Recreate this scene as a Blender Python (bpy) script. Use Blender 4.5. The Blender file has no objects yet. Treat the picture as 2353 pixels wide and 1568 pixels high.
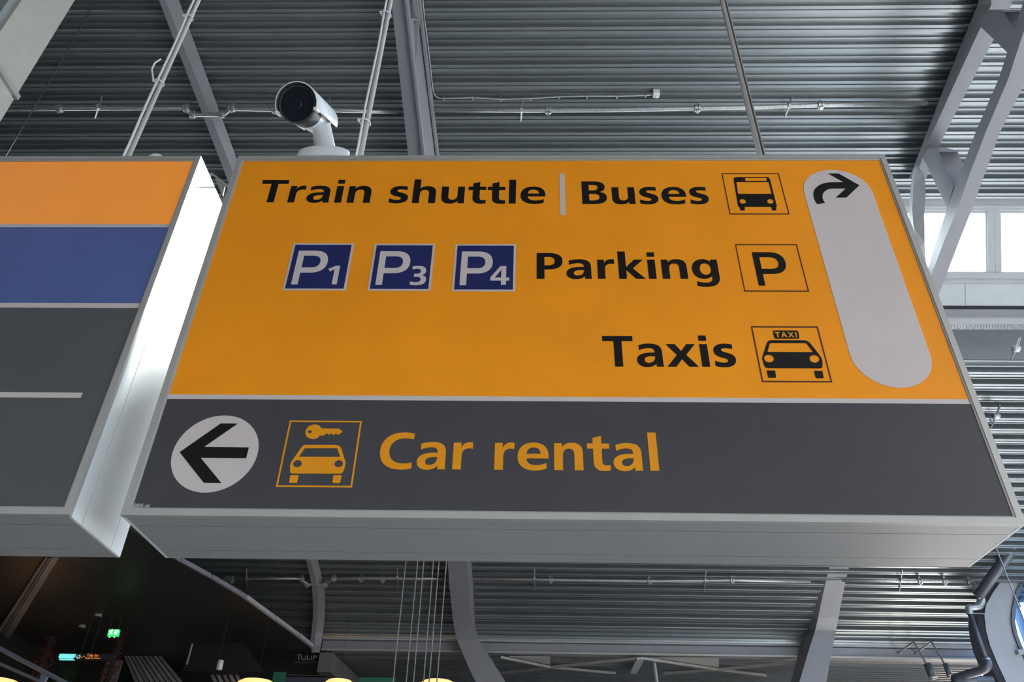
import bpy, bmesh, math, random
from mathutils import Vector, Matrix, noise
random.seed(7)
SC = bpy.context.scene
COL = SC.collection
PI = math.pi

# ------------------------------------------------------------------ camera
FPX = 1798.98; PITCH, YAW, ROLL = .62060, -.0312868, .022641
CAM = Vector((1.4748, -2.6222, 1.6))
FW = Vector((math.sin(YAW)*math.cos(PITCH), math.cos(YAW)*math.cos(PITCH), math.sin(PITCH)))
_r = Vector((math.cos(YAW), -math.sin(YAW), 0)); _u = _r.cross(FW)
RT = math.cos(ROLL)*_r + math.sin(ROLL)*_u
UP = -math.sin(ROLL)*_r + math.cos(ROLL)*_u
cd = bpy.data.cameras.new('camera'); cam = bpy.data.objects.new('camera', cd); COL.objects.link(cam)
cd.sensor_width = 36; cd.lens = FPX/2353*36; cd.clip_start = .05; cd.clip_end = 500
cam.matrix_world = Matrix(((RT.x, UP.x, -FW.x, CAM.x), (RT.y, UP.y, -FW.y, CAM.y), (RT.z, UP.z, -FW.z, CAM.z), (0, 0, 0, 1)))
SC.camera = cam
# ------------------------------------------------------------------ light
EXPO = 1.06
SC.view_settings.view_transform = 'Standard'; SC.view_settings.look = 'None'
SC.view_settings.gamma = 1; SC.view_settings.use_curve_mapping = False
SC.view_settings.exposure = EXPO
SUN_AZ, SUN_EL = math.radians(25), math.radians(40)      # azimuth from +Y towards +X
W = bpy.data.worlds.new('sky'); SC.world = W; W.use_nodes = True
wn = W.node_tree.nodes; wl = W.node_tree.links
bg = wn['Background']; sky = wn.new('ShaderNodeTexSky'); sky.sky_type = 'NISHITA'; sky.sun_disc = False
sky.sun_elevation = SUN_EL; sky.sun_rotation = SUN_AZ; sky.air_density = 1.0; sky.dust_density = 2.0; sky.ozone_density = 1.0
hs = wn.new('ShaderNodeHueSaturation'); hs.inputs['Saturation'].default_value = .85
wl.new(sky.outputs[0], hs.inputs['Color']); wl.new(hs.outputs[0], bg.inputs[0]); bg.inputs[1].default_value = .34
sl = bpy.data.lights.new('sun', 'SUN'); so = bpy.data.objects.new('sun', sl); COL.objects.link(so)
sl.energy = 16.0; sl.angle = math.radians(3); sl.color = (1, .97, .92)
sd = Vector((math.sin(SUN_AZ)*math.cos(SUN_EL), math.cos(SUN_AZ)*math.cos(SUN_EL), math.sin(SUN_EL)))
so.rotation_euler = sd.to_track_quat('Z', 'Y').to_euler(); so.location = (8, 20, 30)

# ------------------------------------------------------------------ pixel helpers
def ray(x, y):
    return (FW + RT*((x-1176.5)/FPX) - UP*((y-784)/FPX)).normalized()
def onax(x, y, ax, v):
    d = ray(x, y); return CAM + d*((v-CAM[ax])/d[ax])
def onX(x, y, v): return onax(x, y, 0, v)
def onY(x, y, v): return onax(x, y, 1, v)
def onZ(x, y, v): return onax(x, y, 2, v)
def lerp(a, b, t): return a+(b-a)*t

# ------------------------------------------------------------------ materials
def srgb(c):
    return tuple((v/255/12.92 if v/255 <= .04045 else ((v/255+.055)/1.055)**2.4) for v in c)
def mat(name, col, rough=.5, metal=0.0, var=.06, scale=6, bump=0.0, spec=.5, emit=None, es=1, stretch=None):
    m = bpy.data.materials.new(name); m.use_nodes = True
    nt = m.node_tree; n = nt.nodes; l = nt.links; b = n['Principled BSDF']
    b.inputs['Roughness'].default_value = rough; b.inputs['Metallic'].default_value = metal
    b.inputs['Specular IOR Level'].default_value = spec
    tc = n.new('ShaderNodeTexCoord'); nz = n.new('ShaderNodeTexNoise'); nz.inputs['Scale'].default_value = scale
    nz.inputs['Detail'].default_value = 4
    src = tc.outputs['Object']
    if stretch:
        mp = n.new('ShaderNodeMapping'); mp.inputs['Scale'].default_value = stretch; l.new(src, mp.inputs[0]); src = mp.outputs[0]
    l.new(src, nz.inputs['Vector'])
    cr = n.new('ShaderNodeValToRGB'); cr.color_ramp.elements[0].position = .3; cr.color_ramp.elements[1].position = .7
    cr.color_ramp.elements[0].color = tuple(max(0, c*(1-var)) for c in col)+(1,)
    cr.color_ramp.elements[1].color = tuple(min(1, c*(1+var)) for c in col)+(1,)
    l.new(nz.outputs['Fac'], cr.inputs[0]); l.new(cr.outputs[0], b.inputs['Base Color'])
    if bump:
        bp = n.new('ShaderNodeBump'); bp.inputs['Strength'].default_value = bump; bp.inputs['Distance'].default_value = .002
        l.new(nz.outputs['Fac'], bp.inputs['Height']); l.new(bp.outputs[0], b.inputs['Normal'])
    if emit:
        b.inputs['Emission Color'].default_value = tuple(emit)+(1,); b.inputs['Emission Strength'].default_value = es
    return m
M = {}
M['deck'] = mat('painted_deck_steel', (.29, .315, .325), .30, .65, .07, 3, stretch=(.2, 3, 3))
M['deck_back'] = mat('roof_board', (.2, .2, .21), .8)
M['steel'] = mat('grey_painted_steel', (.25, .25, .28), .4, 0, .05, 3)
M['galv'] = mat('galvanised_steel', (.42, .43, .44), .4, .75, .2, 30, .3)
M['alu'] = mat('anodised_aluminium', (.42, .405, .385), .38, .25, .04, 8)
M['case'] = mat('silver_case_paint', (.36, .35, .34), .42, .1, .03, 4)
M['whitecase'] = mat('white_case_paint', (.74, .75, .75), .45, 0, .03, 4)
M['yellow'] = mat('yellow_print_film', srgb((250, 155, 22)), .33, 0, .05, 2.5, spec=.25)
M['orange'] = mat('glowing_orange_film', srgb((255, 158, 62)), .33, 0, .05, 2.5, spec=.25, emit=srgb((255, 150, 58)), es=.10)  # faint glow added to brighten the panel beyond the light reaching it
M['greyfilm'] = mat('dark_grey_print_film', srgb((70, 68, 73)), .33, 0, .05, 3, spec=.25)
M['blue'] = mat('dark_blue_print_film', srgb((32, 40, 96)), .33, 0, .05, 3, spec=.25)
M['greyfilm_lit'] = mat('lightened_grey_print_film', srgb((88, 88, 92)), .33, 0, .05, 3, spec=.25)  # left sign's stronger light put into this lighter grey
M['bluepanel'] = mat('blue_print_film', srgb((88, 104, 160)), .33, 0, .05, 3, spec=.25)  # haze and reflection put into this lightened blue
M['white'] = mat('white_print_film', srgb((204, 192, 190)), .35, 0, .03, 3, spec=.25)
M['black'] = mat('black_print_film', srgb((14, 12, 12)), .35, 0, .05, 3, spec=.25)
M['redline'] = mat('dark_red_print_film', srgb((70, 22, 10)), .4, 0, .05, 3)
M['textyellow'] = mat('yellow_letter_film', srgb((232, 150, 22)), .35, 0, .04, 3, spec=.25)
M['core'] = mat('dark_inner_case', (.03, .03, .03), .8)
M['plasticw'] = mat('white_plastic', (.75, .76, .77), .35, 0, .02, 5)
M['lens'] = mat('camera_glass', (.01, .012, .02), .08, 0, .02, 5)
M['hoodin'] = mat('black_hood_lining', (.03, .03, .032), .6)
M['dark'] = mat('black_ceiling_paint', (.032, .034, .033), .5, 0, .2, 2)
M['darkwall'] = mat('black_wall_paint', (.022, .023, .024), .7, 0, .2, 2)
M['beige'] = mat('beige_render', (.42, .40, .37), .7, 0, .04, 6, .3)
M['greywall'] = mat('grey_cladding', (.27, .29, .30), .55, 0, .04, 4)
M['frontwall'] = mat('warm_white_wall_paint', (.66, .60, .54), .7, 0, .04, 2)
M['floor'] = mat('terrazzo_floor', (.50, .46, .41), .45, 0, .1, 20)
M['panel'] = mat('pale_wall_panel', (.52, .56, .56), .4, 0, .03, 4)
M['frame'] = mat('window_frame_paint', (.45, .46, .48), .4, 0, .03, 4)
M['rubber'] = mat('black_rubber', (.02, .02, .022), .5)
M['soffit'] = mat('brown_grey_soffit', (.16, .15, .15), .6, 0, .1, 4)
M['wire'] = mat('dull_steel_wire', (.30, .29, .28), .6)
M['pipe'] = mat('dark_painted_pipe', (.10, .11, .14), .35, .3, .1, 5)
M['arch'] = mat('pale_grey_facade_frame', (.34, .35, .39), .45, 0, .04, 3)
M['green'] = mat('green_panel_paint', (.02, .16, .10), .4)
M['dimgreen'] = mat('dim_green_glass', (.03, .05, .03), .3, 0, .6, 3)
M['greenlit'] = mat('green_exit_face', (.0, .35, .1), .4, emit=(.02, .55, .12), es=.7)
M['whitelit'] = mat('white_exit_print', (.6, .9, .6), .4, emit=(.5, 1, .55), es=.8)
M['cyanlit'] = mat('cyan_screen', (.1, .5, .5), .3, emit=(.15, .62, .62), es=.6)
M['orangelit'] = mat('orange_lit_letter', (.6, .2, .05), .4, emit=(.75, .2, .04), es=.5)
M['whiteprint'] = mat('white_lit_print', (.6, .6, .6), .4, emit=(.6, .6, .6), es=.3)
M['lamp'] = mat('amber_lamp_shade', (.9, .55, .25), .4, emit=(1, .52, .2), es=.75)
M['red'] = mat('dark_red_foliage', (.10, .02, .018), .8, 0, .5, 12)
M['fascia'] = mat('matt_black_fascia', (.006, .006, .007), .6)
M['greyletter'] = mat('grey_letter', (.55, .56, .58), .5)

def glassmat():
    m = bpy.data.materials.new('blind_covered_glass'); m.use_nodes = True
    nt = m.node_tree; n = nt.nodes; l = nt.links
    for x in list(n): n.remove(x)
    out = n.new('ShaderNodeOutputMaterial'); tr = n.new('ShaderNodeBsdfTransparent'); tl = n.new('ShaderNodeBsdfTranslucent')
    mx = n.new('ShaderNodeMixShader'); mx.inputs[0].default_value = .35
    tr.inputs[0].default_value = (.93, .98, 1, 1)
    wv = n.new('ShaderNodeTexWave'); wv.inputs['Scale'].default_value = 1.2; wv.inputs['Distortion'].default_value = 3
    tc = n.new('ShaderNodeTexCoord'); mp = n.new('ShaderNodeMapping'); mp.inputs['Scale'].default_value = (1.5, 1, .05)
    l.new(tc.outputs['Object'], mp.inputs[0]); l.new(mp.outputs[0], wv.inputs['Vector'])
    cr = n.new('ShaderNodeValToRGB'); cr.color_ramp.elements[0].color = (.75, .88, .9, 1); cr.color_ramp.elements[1].color = (.95, 1, 1, 1)
    l.new(wv.outputs['Fac'], cr.inputs[0]); l.new(cr.outputs[0], tl.inputs[0])
    l.new(tr.outputs[0], mx.inputs[1]); l.new(tl.outputs[0], mx.inputs[2]); l.new(mx.outputs[0], out.inputs[0])
    return m
M['glass'] = glassmat()
def clearglass():
    m = bpy.data.materials.new('clear_glass'); m.use_nodes = True
    nt = m.node_tree; n = nt.nodes; l = nt.links
    for x in list(n): n.remove(x)
    out = n.new('ShaderNodeOutputMaterial'); tr = n.new('ShaderNodeBsdfTransparent'); gl = n.new('ShaderNodeBsdfGlossy')
    gl.inputs['Roughness'].default_value = .03; tr.inputs[0].default_value = (.9, .95, .97, 1)
    mx = n.new('ShaderNodeMixShader'); mx.inputs[0].default_value = .04
    l.new(tr.outputs[0], mx.inputs[1]); l.new(gl.outputs[0], mx.inputs[2]); l.new(mx.outputs[0], out.inputs[0])
    return m
M['clear'] = clearglass()

M['tint'] = M['clear'].copy(); M['tint'].name = 'blue_tinted_glass'
for _n in M['tint'].node_tree.nodes:
    if _n.type == 'BSDF_TRANSPARENT': _n.inputs[0].default_value = (.88, .94, 1.0, 1)
M['bluepane'] = M['clear'].copy(); M['bluepane'].name = 'sky_blue_tint_glass'  # sky's blue put into the pane's tint, since the sky renders white
for _n in M['bluepane'].node_tree.nodes:
    if _n.type == 'BSDF_TRANSPARENT': _n.inputs[0].default_value = (.50, .68, .86, 1)
# ------------------------------------------------------------------ object helpers
def tag(o, label=None, cat=None, group=None, kind=None):
    if label: o['label'] = label
    if cat: o['category'] = cat
    if group: o['group'] = group
    if kind: o['kind'] = kind
    return o
def empty(name, loc, label, cat, group=None):
    o = bpy.data.objects.new(name, None); COL.objects.link(o); o.location = loc
    bpy.context.view_layer.update()
    return tag(o, label, cat, group)
def link(name, me, m, parent=None, smooth=False):
    o = bpy.data.objects.new(name, me); COL.objects.link(o)
    if m is not None and not me.materials: me.materials.append(m)
    if smooth:
        for p in me.polygons: p.use_smooth = True
    if parent is not None:
        o.parent = parent; o.matrix_parent_inverse = wm(parent).inverted()
    return o
def wm(o):
    # parents are only translated or at the origin
    if o.parent is None: return o.matrix_basis.copy()
    return wm(o.parent) @ o.matrix_parent_inverse @ o.matrix_basis
class MB:
    def __init__(s): s.v = []; s.f = []
    def add(s, vs, fs):
        b = len(s.v); s.v += [tuple(v) for v in vs]; s.f += [tuple(i+b for i in f) for f in fs]; return s
    def box(s, a, b):
        x0, y0, z0 = a; x1, y1, z1 = b
        return s.add([(x0,y0,z0),(x1,y0,z0),(x1,y1,z0),(x0,y1,z0),(x0,y0,z1),(x1,y0,z1),(x1,y1,z1),(x0,y1,z1)],
                     [(0,3,2,1),(4,5,6,7),(0,1,5,4),(1,2,6,5),(2,3,7,6),(3,0,4,7)])
    def loft(s, rings, closed=True, caps=True):
        n = len(rings[0]); vs = [v for r in rings for v in r]; fs = []
        for k in range(len(rings)-1):
            for i in range(n if closed else n-1):
                j = (i+1) % n; fs.append((k*n+i, k*n+j, (k+1)*n+j, (k+1)*n+i))
        if caps and closed:
            fs.append(tuple(range(n-1, -1, -1))); fs.append(tuple((len(rings)-1)*n+i for i in range(n)))
        return s.add(vs, fs)
    def prism(s, poly, off):
        off = Vector(off); return s.loft([[Vector(p) for p in poly], [Vector(p)+off for p in poly]])
    def tube(s, pts, r, n=10, rads=None):
        pts = [Vector(p) for p in pts]; rings = []
        t0 = (pts[1]-pts[0]).normalized(); ref = Vector((0, 0, 1)) if abs(t0.z) < .9 else Vector((1, 0, 0))
        nx = t0.cross(ref).normalized()
        for i, p in enumerate(pts):
            if i == 0: t = t0
            elif i == len(pts)-1: t = (pts[-1]-pts[-2]).normalized()
            else: t = ((pts[i+1]-p).normalized()+(p-pts[i-1]).normalized()).normalized()
            nx = (nx - t*nx.dot(t)).normalized(); ny = t.cross(nx); rr = rads[i] if rads else r
            rings.append([p+(nx*math.cos(2*PI*k/n)+ny*math.sin(2*PI*k/n))*rr for k in range(n)])
        return s.loft(rings)
    def lathe(s, base, axis, prof, n=24, sx=1, sy=1):
        axis = Vector(axis).normalized(); ref = Vector((0, 0, 1)) if abs(axis.z) < .9 else Vector((1, 0, 0))
        a = axis.cross(ref).normalized(); b = axis.cross(a); base = Vector(base)
        return s.loft([[base+axis*h+a*math.cos(2*PI*k/n)*r*sx+b*math.sin(2*PI*k/n)*r*sy for k in range(n)] for r, h in prof])
    def obj(s, name, m, parent=None, smooth=False):
        me = bpy.data.meshes.new(name); me.from_pydata(s.v, [], s.f); me.validate()
        bm = bmesh.new(); bm.from_mesh(me); bmesh.ops.recalc_face_normals(bm, faces=bm.faces[:]); bm.to_mesh(me); bm.free()
        return link(name, me, M[m] if isinstance(m, str) else m, parent, smooth)
def bar(a, b, w, h, up=(0, 0, 1)):
    """rectangular bar between two points, w across, h along up"""
    a = Vector(a); b = Vector(b); t = (b-a).normalized(); up = Vector(up); sx = t.cross(up).normalized(); uy = sx.cross(t)
    q = [(-w/2, -h/2), (w/2, -h/2), (w/2, h/2), (-w/2, h/2)]
    return MB().loft([[p+sx*i+uy*j for i, j in q] for p in (a, b)])
def smooth_path(pts, n=6):
    P = [Vector(p) for p in pts]; out = []
    for i in range(len(P)-1):
        p0 = P[max(i-1, 0)]; p1 = P[i]; p2 = P[i+1]; p3 = P[min(i+2, len(P)-1)]
        for k in range(n):
            t = k/n; out.append(.5*((2*p1)+(p2-p0)*t+(2*p0-5*p1+4*p2-p3)*t*t+(3*p1-p0-3*p2+p3)*t**3))
    out.append(P[-1]); return out

# ================================================================== building shell
UPZ = lambda y: 11.35-.25*(y-3.5)
YC = 6.25                       # the step in the roof with the clerestory
LOZ = lambda y: 8.45-.2*(y-YC)
XL, XR = -9.5, 12.6
MB().box((-16, -14, -.2), (16, 26, 0)).obj('floor', 'floor')
tag(bpy.data.objects['floor'], kind='structure')

# rib profile of one pitch (u forward 0..1, depth into the room)
RIB = [(0, 0), (.235, 0), (.25, .05), (.32, .05), (.335, 0), (.50, 0), (.525, .105), (.54, .11), (.67, .11), (.685, .085), (.735, .085), (.75, .11), (.90, .11), (.915, .10), (.95, 0), (1, 0)]
def deck(path, nrm, pitch, x0, x1, root, start=0.0):
    """path(s)->point(y,z), nrm(s)->inward normal; one object per pitch"""
    s = start; L = path[0]; fn = path[1]
    while s < L-.02:
        prof = []
        for u, d in RIB:
            ss = min(s+u*pitch, L); p = fn(ss); nn = nrm(ss); prof.append((p[0]+nn[0]*d, p[1]+nn[1]*d))
        mb = MB(); vs = []; n = len(prof)
        for x in (x0, x1):
            vs += [(x, y, z) for y, z in prof]
        mb.add(vs, [(i, i+1, n+i+1, n+i) for i in range(n-1)])
        mb.obj('deck_panel', 'deck', root); s += pitch
Y0 = -9.0
a_ = math.atan(.25); ca, sa = math.cos(a_), math.sin(a_)
ceil1 = MB().add([(XL, Y0, UPZ(Y0)+.02), (XR, Y0, UPZ(Y0)+.02), (XR, 6.16, UPZ(6.16)+.02), (XL, 6.16, UPZ(6.16)+.02), (XL, Y0, UPZ(Y0)+.4), (XR, Y0, UPZ(Y0)+.4), (XR, 6.16, UPZ(6.16)+.4), (XL, 6.16, UPZ(6.16)+.4)],
    [(0, 1, 2, 3), (4, 5, 6, 7), (0, 1, 5, 4), (1, 2, 6, 5), (2, 3, 7, 6), (3, 0, 4, 7)]).obj('ceiling', 'deck_back')
tag(ceil1, kind='structure')
P1 = .2475/ca
# phase: a bright flange at Y = 3.397
ph = (3.397-.72*.2475-.04-Y0) % .2475
deck(((6.16-Y0)/ca, lambda s: (Y0+s*ca, UPZ(Y0+s*ca))), lambda s: (-sa, -ca), P1, XL, XR, ceil1, ph/ca)
# lower roof : straight, then turning down
a2 = math.atan(.2); c2, s2 = math.cos(a2), math.sin(a2)
B0, B1, B2, B3 = [Vector(p) for p in ((11.5, LOZ(11.5)), (13.6, LOZ(13.6)), (15.2, 6.85), (15.2, 6.12))]
YS = 7.15
LP = [Vector((YS+(11.5-YS)*i/20, LOZ(YS+(11.5-YS)*i/20))) for i in range(20)]
LP += [B0*(1-t)**3+B1*3*t*(1-t)**2+B2*3*t*t*(1-t)+B3*t**3 for t in [i/40 for i in range(41)]]
LS = [0]
for i in range(1, len(LP)): LS.append(LS[-1]+(LP[i]-LP[i-1]).length)
def lfn(s):
    s = max(0, min(s, LS[-1]-1e-6))
    for i in range(1, len(LS)):
        if s <= LS[i]:
            t = (s-LS[i-1])/(LS[i]-LS[i-1]); p = LP[i-1].lerp(LP[i], t); return (p.x, p.y)
    return tuple(LP[-1])
def lnr(s):
    a = Vector(lfn(s-.06)); b = Vector(lfn(s+.06)); t = (b-a).normalized(); return (t.y, -t.x)
ceil2 = MB()
rg = []
for i in range(0, len(LP), 2):
    nn = Vector(lnr(LS[i])); p = LP[i]
    rg.append([(XL, p.x-nn.x*.02, p.y-nn.y*.02), (11.7, p.x-nn.x*.02, p.y-nn.y*.02), (11.7, p.x-nn.x*.3, p.y-nn.y*.3), (XL, p.x-nn.x*.3, p.y-nn.y*.3)])
ceil2 = ceil2.loft(rg).obj('ceiling', 'deck_back'); tag(ceil2, kind='structure')
XD = 11.7
def s_at(y, x=1200):
    best = (1e9, 0); d = ray(x, y)
    for i in range(len(LP)-1):
        nn = Vector(lnr(LS[i]+.001))*.1; q = Vector((0, LP[i].x+nn.x, LP[i].y+nn.y)); t = (q.y-CAM.y)/d.y; e = abs((CAM+d*t).z-q.z)
        if i > 21 and e < best[0]: best = (e, LS[i])
    return best[1]
sa1, sa2 = s_at(1399), s_at(1461)
pa = (sa2-sa1)/2 if .2 < (sa2-sa1)/2 < .4 else .3
st = sa1-.72*pa; nb = int(st/.2525); p_lo = st/nb
deck((st-.03, lfn), lnr, p_lo, XL, XD, ceil2, .0)
deck((LS[-1]-.12, lfn), lnr, pa, XL, XD, ceil2, st)

def roof_hit(x, y, off=0.0):
    """where the pixel ray meets a surface off metres inside the roof"""
    d = ray(x, y); t = 3.0; prev = None
    def f(p):
        if p.y < YC: return (UPZ(p.y)-p.z)*ca-off
        best = 1e9
        if p.y < 11.5: return (LOZ(p.y)-p.z)*c2-off
        for i in range(20, len(LP)):
            q = Vector((p.y, p.z))-LP[i]
            if q.length < abs(best):
                nn = Vector(lnr(LS[i])); best = q.length if q.dot(nn) > 0 else -q.length
        return best-off
    last = f(CAM+d*t)
    while t < 40:
        t2 = t+.25; p = CAM+d*t2; v = f(p)
        if v <= 0:
            if p.y >= YC and (CAM+d*t).y < YC and v < -.4: return CAM+d*((YC-CAM.y)/d.y)
            lo, hi = t, t2
            for _ in range(20):
                m = (lo+hi)/2
                if f(CAM+d*m) > 0: lo = m
                else: hi = m
            return CAM+d*lo
        t = t2
    return CAM+d*t

# clerestory wall in the roof step, leaning with the roof
CA = math.radians(34); CD = Vector((0, math.sin(CA), -math.cos(CA))); CN = Vector((0, math.cos(CA), math.sin(CA)))
CP = Vector((0, 6.18, UPZ(6.18)-.03))
def onC(x, y):
    d = ray(x, y); t = (CP-CAM).dot(CN)/d.dot(CN); p = CAM+d*t; return p.x, (p-CP).dot(CD)
def cbox(x0, x1, k0, k1, n0, n1, mb=None):
    mb = mb or MB(); P = []
    for n_ in (n0, n1):
        for x, k in ((x0, k0), (x1, k0), (x1, k1), (x0, k1)): P.append(Vector((x, 0, 0))+Vector((0, CP.y, CP.z))+CD*k+CN*n_)
    return mb.add(P, [(0, 3, 2, 1), (4, 5, 6, 7), (0, 1, 5, 4), (1, 2, 6, 5), (2, 3, 7, 6), (3, 0, 4, 7)])
def K(y): return onC(2290, y)[1]
def cband(name, y0, y1, n0, n1, m, struct=True):
    o = cbox(XL, XR, K(y0), K(y1), n0, n1).obj(name, m)
    return tag(o, kind='structure')
wb = cband('wall_clerestory', 652, 703, 0, .1, 'panel')
xj = onC(2218, 680)[0]
for k in range(-8, 4):
    x = xj+k*2.2
    if XL < x < XR: cbox(x-.006, x+.006, K(653), K(702), -.003, .02).obj('panel_joint', 'greywall', wb)
t = cbox(XL, XR, -.05, K(484), -.02, .12).obj('trim_window_head', 'frame'); tag(t, kind='structure')
cbox(XL, XR, K(474), K(478), -.05, -.02).obj('trim_strip', 'frame', t)
cband('trim_window_sill', 629, 641, -.06, .12, 'frame'); cband('trim_window_ledge', 641, 652, -.02, .12, 'frame')
xm = onC(2284, 560)[0]; k0, k1 = K(484), K(629)
xs = [xm+k*1.55 for k in range(-10, 3)]; MW = .20
for i, x in enumerate(xs):
    if XL < x < XR:
        t = cbox(x-MW/2, x+.01, k0, k1, -.01, .05); cbox(x+.02, x+MW/2, k0, k1, .0, .07, t); t = t.obj('trim_mullion', 'frame'); tag(t, kind='structure')
wi = 0
for i in range(len(xs)-1):
    a, b = xs[i]+MW/2, xs[i+1]-MW/2
    if b > XR or a < XL: continue
    wi += 1; w = MB()
    for q in ((a, a+.02, k0, k1), (b-.02, b, k0, k1), (a+.02, b-.02, k0, k0+.04), (a+.02, b-.02, k1-.03, k1)): cbox(*q, .01, .06, w)
    w = w.obj('window_%d' % wi, 'frame'); tag(w, kind='structure')
    cbox(a+.02, b-.02, k0+.04, k1-.03, .03, .035).obj('pane', 'glass', w)
cband('trim_gutter', 703, 712, .0, .1, 'core'); cband('trim_purlin', 712, 729, -.06, .12, 'steel')
cband('trim_flashing', 729, 745, -.03, .12, 'frame'); t = cband('trim_perforated', 745, 762, .0, .14, 'galv')
for k in range(70):
    x = onC(2150, 752)[0]+k*.045; MBs = MB()
    P = [Vector((xx, CP.y, CP.z))+CD*kk-CN*.004 for xx, kk in ((x, K(760)), (x+.02, K(747)), (x+.03, K(747)), (x+.01, K(760)))]
    MBs.add(P, [(0, 1, 2, 3)]).obj('mesh_slot', 'greywall', t)
q = Vector((0, CP.y, CP.z))+CD*K(762); t = MB().add([(x, y, z) for x in (XL, XR) for y, z in ((q.y-.02, q.z+.02), (q.y+.1, q.z+.1), (YS+.12, LOZ(YS)+.12), (YS+.02, LOZ(YS)+.0))], [(0,1,2,3),(4,5,6,7),(0,1,5,4),(1,2,6,5),(2,3,7,6),(3,0,4,7)]).obj('wall_roof_step', 'deck_back'); tag(t, kind='structure')

# tinted glazing added on the right to turn the incoming daylight blue
for k in range(9):
    ya = Y0+k*3.1; g = MB()
    g.box((XR, ya, 0), (XR+.12, ya+.12, 14.2)); g.box((XR, ya+.12, 3.4), (XR+.1, ya+3.1, 3.5)); g.box((XR, ya+.12, 7.4), (XR+.1, ya+3.1, 7.5))
    g = g.obj('window_%d' % (40+k), 'frame'); tag(g, kind='structure')
    if ya < 15: MB().box((XR+.05, ya+.12, 0), (XR+.06, ya+3.1, 14.2 if ya < 5 else 7.4)).obj('pane', 'tint', g)
# side walls and back
t = MB().box((XL-.3, Y0, 0), (XL, 19, 12.6)).obj('wall_left', 'darkwall'); tag(t, kind='structure')
t = MB().box((XL, Y0-.3, 4.2), (XR, Y0, 14.4)).obj('wall_added_front', 'frontwall'); tag(t, kind='structure')  # unseen wall added behind the camera to warm the light on the signs
t = MB().box((-9.5, 18.5, 0), (XD, 18.8, 7.0)).obj('wall_back', 'darkwall'); tag(t, kind='structure')

# ================================================================== steelwork following pixel tracks
def pinterp(tr, y):
    for i in range(len(tr)-1):
        if tr[i][1] <= y <= tr[i+1][1] or i == len(tr)-2:
            t = (y-tr[i][1])/(tr[i+1][1]-tr[i][1]); return lerp(tr[i][0], tr[i+1][0], t)
def strip_beam(name, La, Lb, Lc, off, rows, m='steel', parent=None, topoff=0.0):
    """underside between tracks La and Lb (off metres inside the roof), far edge of its side face on track Lc at the roof"""
    rings = []
    for y in rows:
        A = roof_hit(pinterp(La, y), y, off); B = roof_hit(pinterp(Lb, y), y, off)
        C = roof_hit(pinterp(Lc, y), y, topoff)
        rings.append([A, B, C, A+(C-B)])
    return MB().loft(rings).obj(name, m, parent)
rowsA = list(range(-260, 470, 60)); rowsB = [1100, 1180, 1240, 1287, 1320, 1345, 1365, 1387, 1405, 1420, 1440, 1455, 1470, 1485, 1500]
# leftmost beam : I beam, upper roof and lower roof
t = empty('roof_beam', (0, 0, 0), 'slim dark grey steel roof beam, nearest the pale column at the far left', 'beam')
t.location = (-3.5, YC, 9); bpy.context.view_layer.update()
strip_beam('upper_section', [(365, 0), (501, 357)], [(380, 0), (520, 357)], [(411, 0), (541, 357)], .28, rowsA, parent=t, topoff=.125)
strip_beam('curved_section', [(697, 1100), (703, 1287), (714, 1332), (718, 1364), (719, 1387), (719, 1420), (717, 1440), (714, 1470), (716, 1500)],
           [(706, 1100), (713, 1287), (726, 1332), (730, 1364), (731, 1387), (730, 1420), (728, 1440), (724, 1470), (722, 1500)],
           [(722, 1100), (730, 1287), (742, 1332), (746, 1364), (747, 1387), (746, 1420), (744, 1440), (740, 1470), (735, 1500)], .25, rowsB, parent=t, topoff=.125)
# middle truss
t = empty('roof_truss', (-.6, YC, 9), 'steel truss right of the security camera, passing behind the yellow sign', 'truss')
strip_beam('lower_chord', [(899, 0), (938, 357)], [(927, 0), (969, 357)], [(938, 0), (978, 357)], .62, rowsA, parent=t, topoff=.5)
strip_beam('web_plate', [(934, 0), (974, 357)], [(938, 0), (978, 357)], [(957, 0), (1002, 357)], .5, rowsA, parent=t, topoff=.16)
strip_beam('upper_chord', [(957, 0), (1002, 357)], [(967, 0), (1008, 357)], [(971, 0), (1011, 357)], .16, rowsA, parent=t)
for o_, tk in ((.66, [(933, 0), (974, 357)]), (.19, [(962, 0), (1005, 357)])):
    P = [roof_hit(pinterp(tk, y), y, o_) for y in rowsA]
    MB().tube(P, .030, 6).obj('chord_lip', 'steel', t)
for i, (a, b, w) in enumerate((((960, 42), (950, 175), 9), ((944, -40), (962, 40), 8), ((948, 180), (952, 205), 5))):
    A = roof_hit(a[0], a[1], .30); B = roof_hit(b[0], b[1], .50)
    bar(A, B, .10, .05, (1, 0, 0)).obj('web_plate', 'alu' if 0 else 'steel', t)
bar(roof_hit(942, 40, .48), roof_hit(962, 43, .3), .05, .05).obj('stiffener', 'steel', t)
def strut(name, m, parent, rowsdata, Yp, depth, side):
    """front face between two tracks standing on plane Y(row); side = vector to the rear edge of the side face"""
    rings = []
    for (y, a, b, c) in rowsdata:
        Yv = Yp(y); A = onY(a, y, Yv); B = onY(b, y, Yv)
        D = Vector((0, depth, 0))
        rings.append([A, B, B+D, A+D])
    return MB().loft(rings).obj(name, m, parent)
strip_beam('curved_section', [(1020, 1100), (1029, 1287), (1032, 1345), (1038, 1400), (1043, 1440), (1050, 1470)], [(1065, 1100), (1073, 1287), (1077, 1345), (1081, 1400), (1086, 1440), (1098, 1470)],
           [(1078, 1100), (1085, 1287), (1089, 1345), (1091, 1400), (1092, 1440), (1102, 1470)], .45, rowsB[:13], parent=t)
Pe = roof_hit(1050, 1470, .45)
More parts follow.
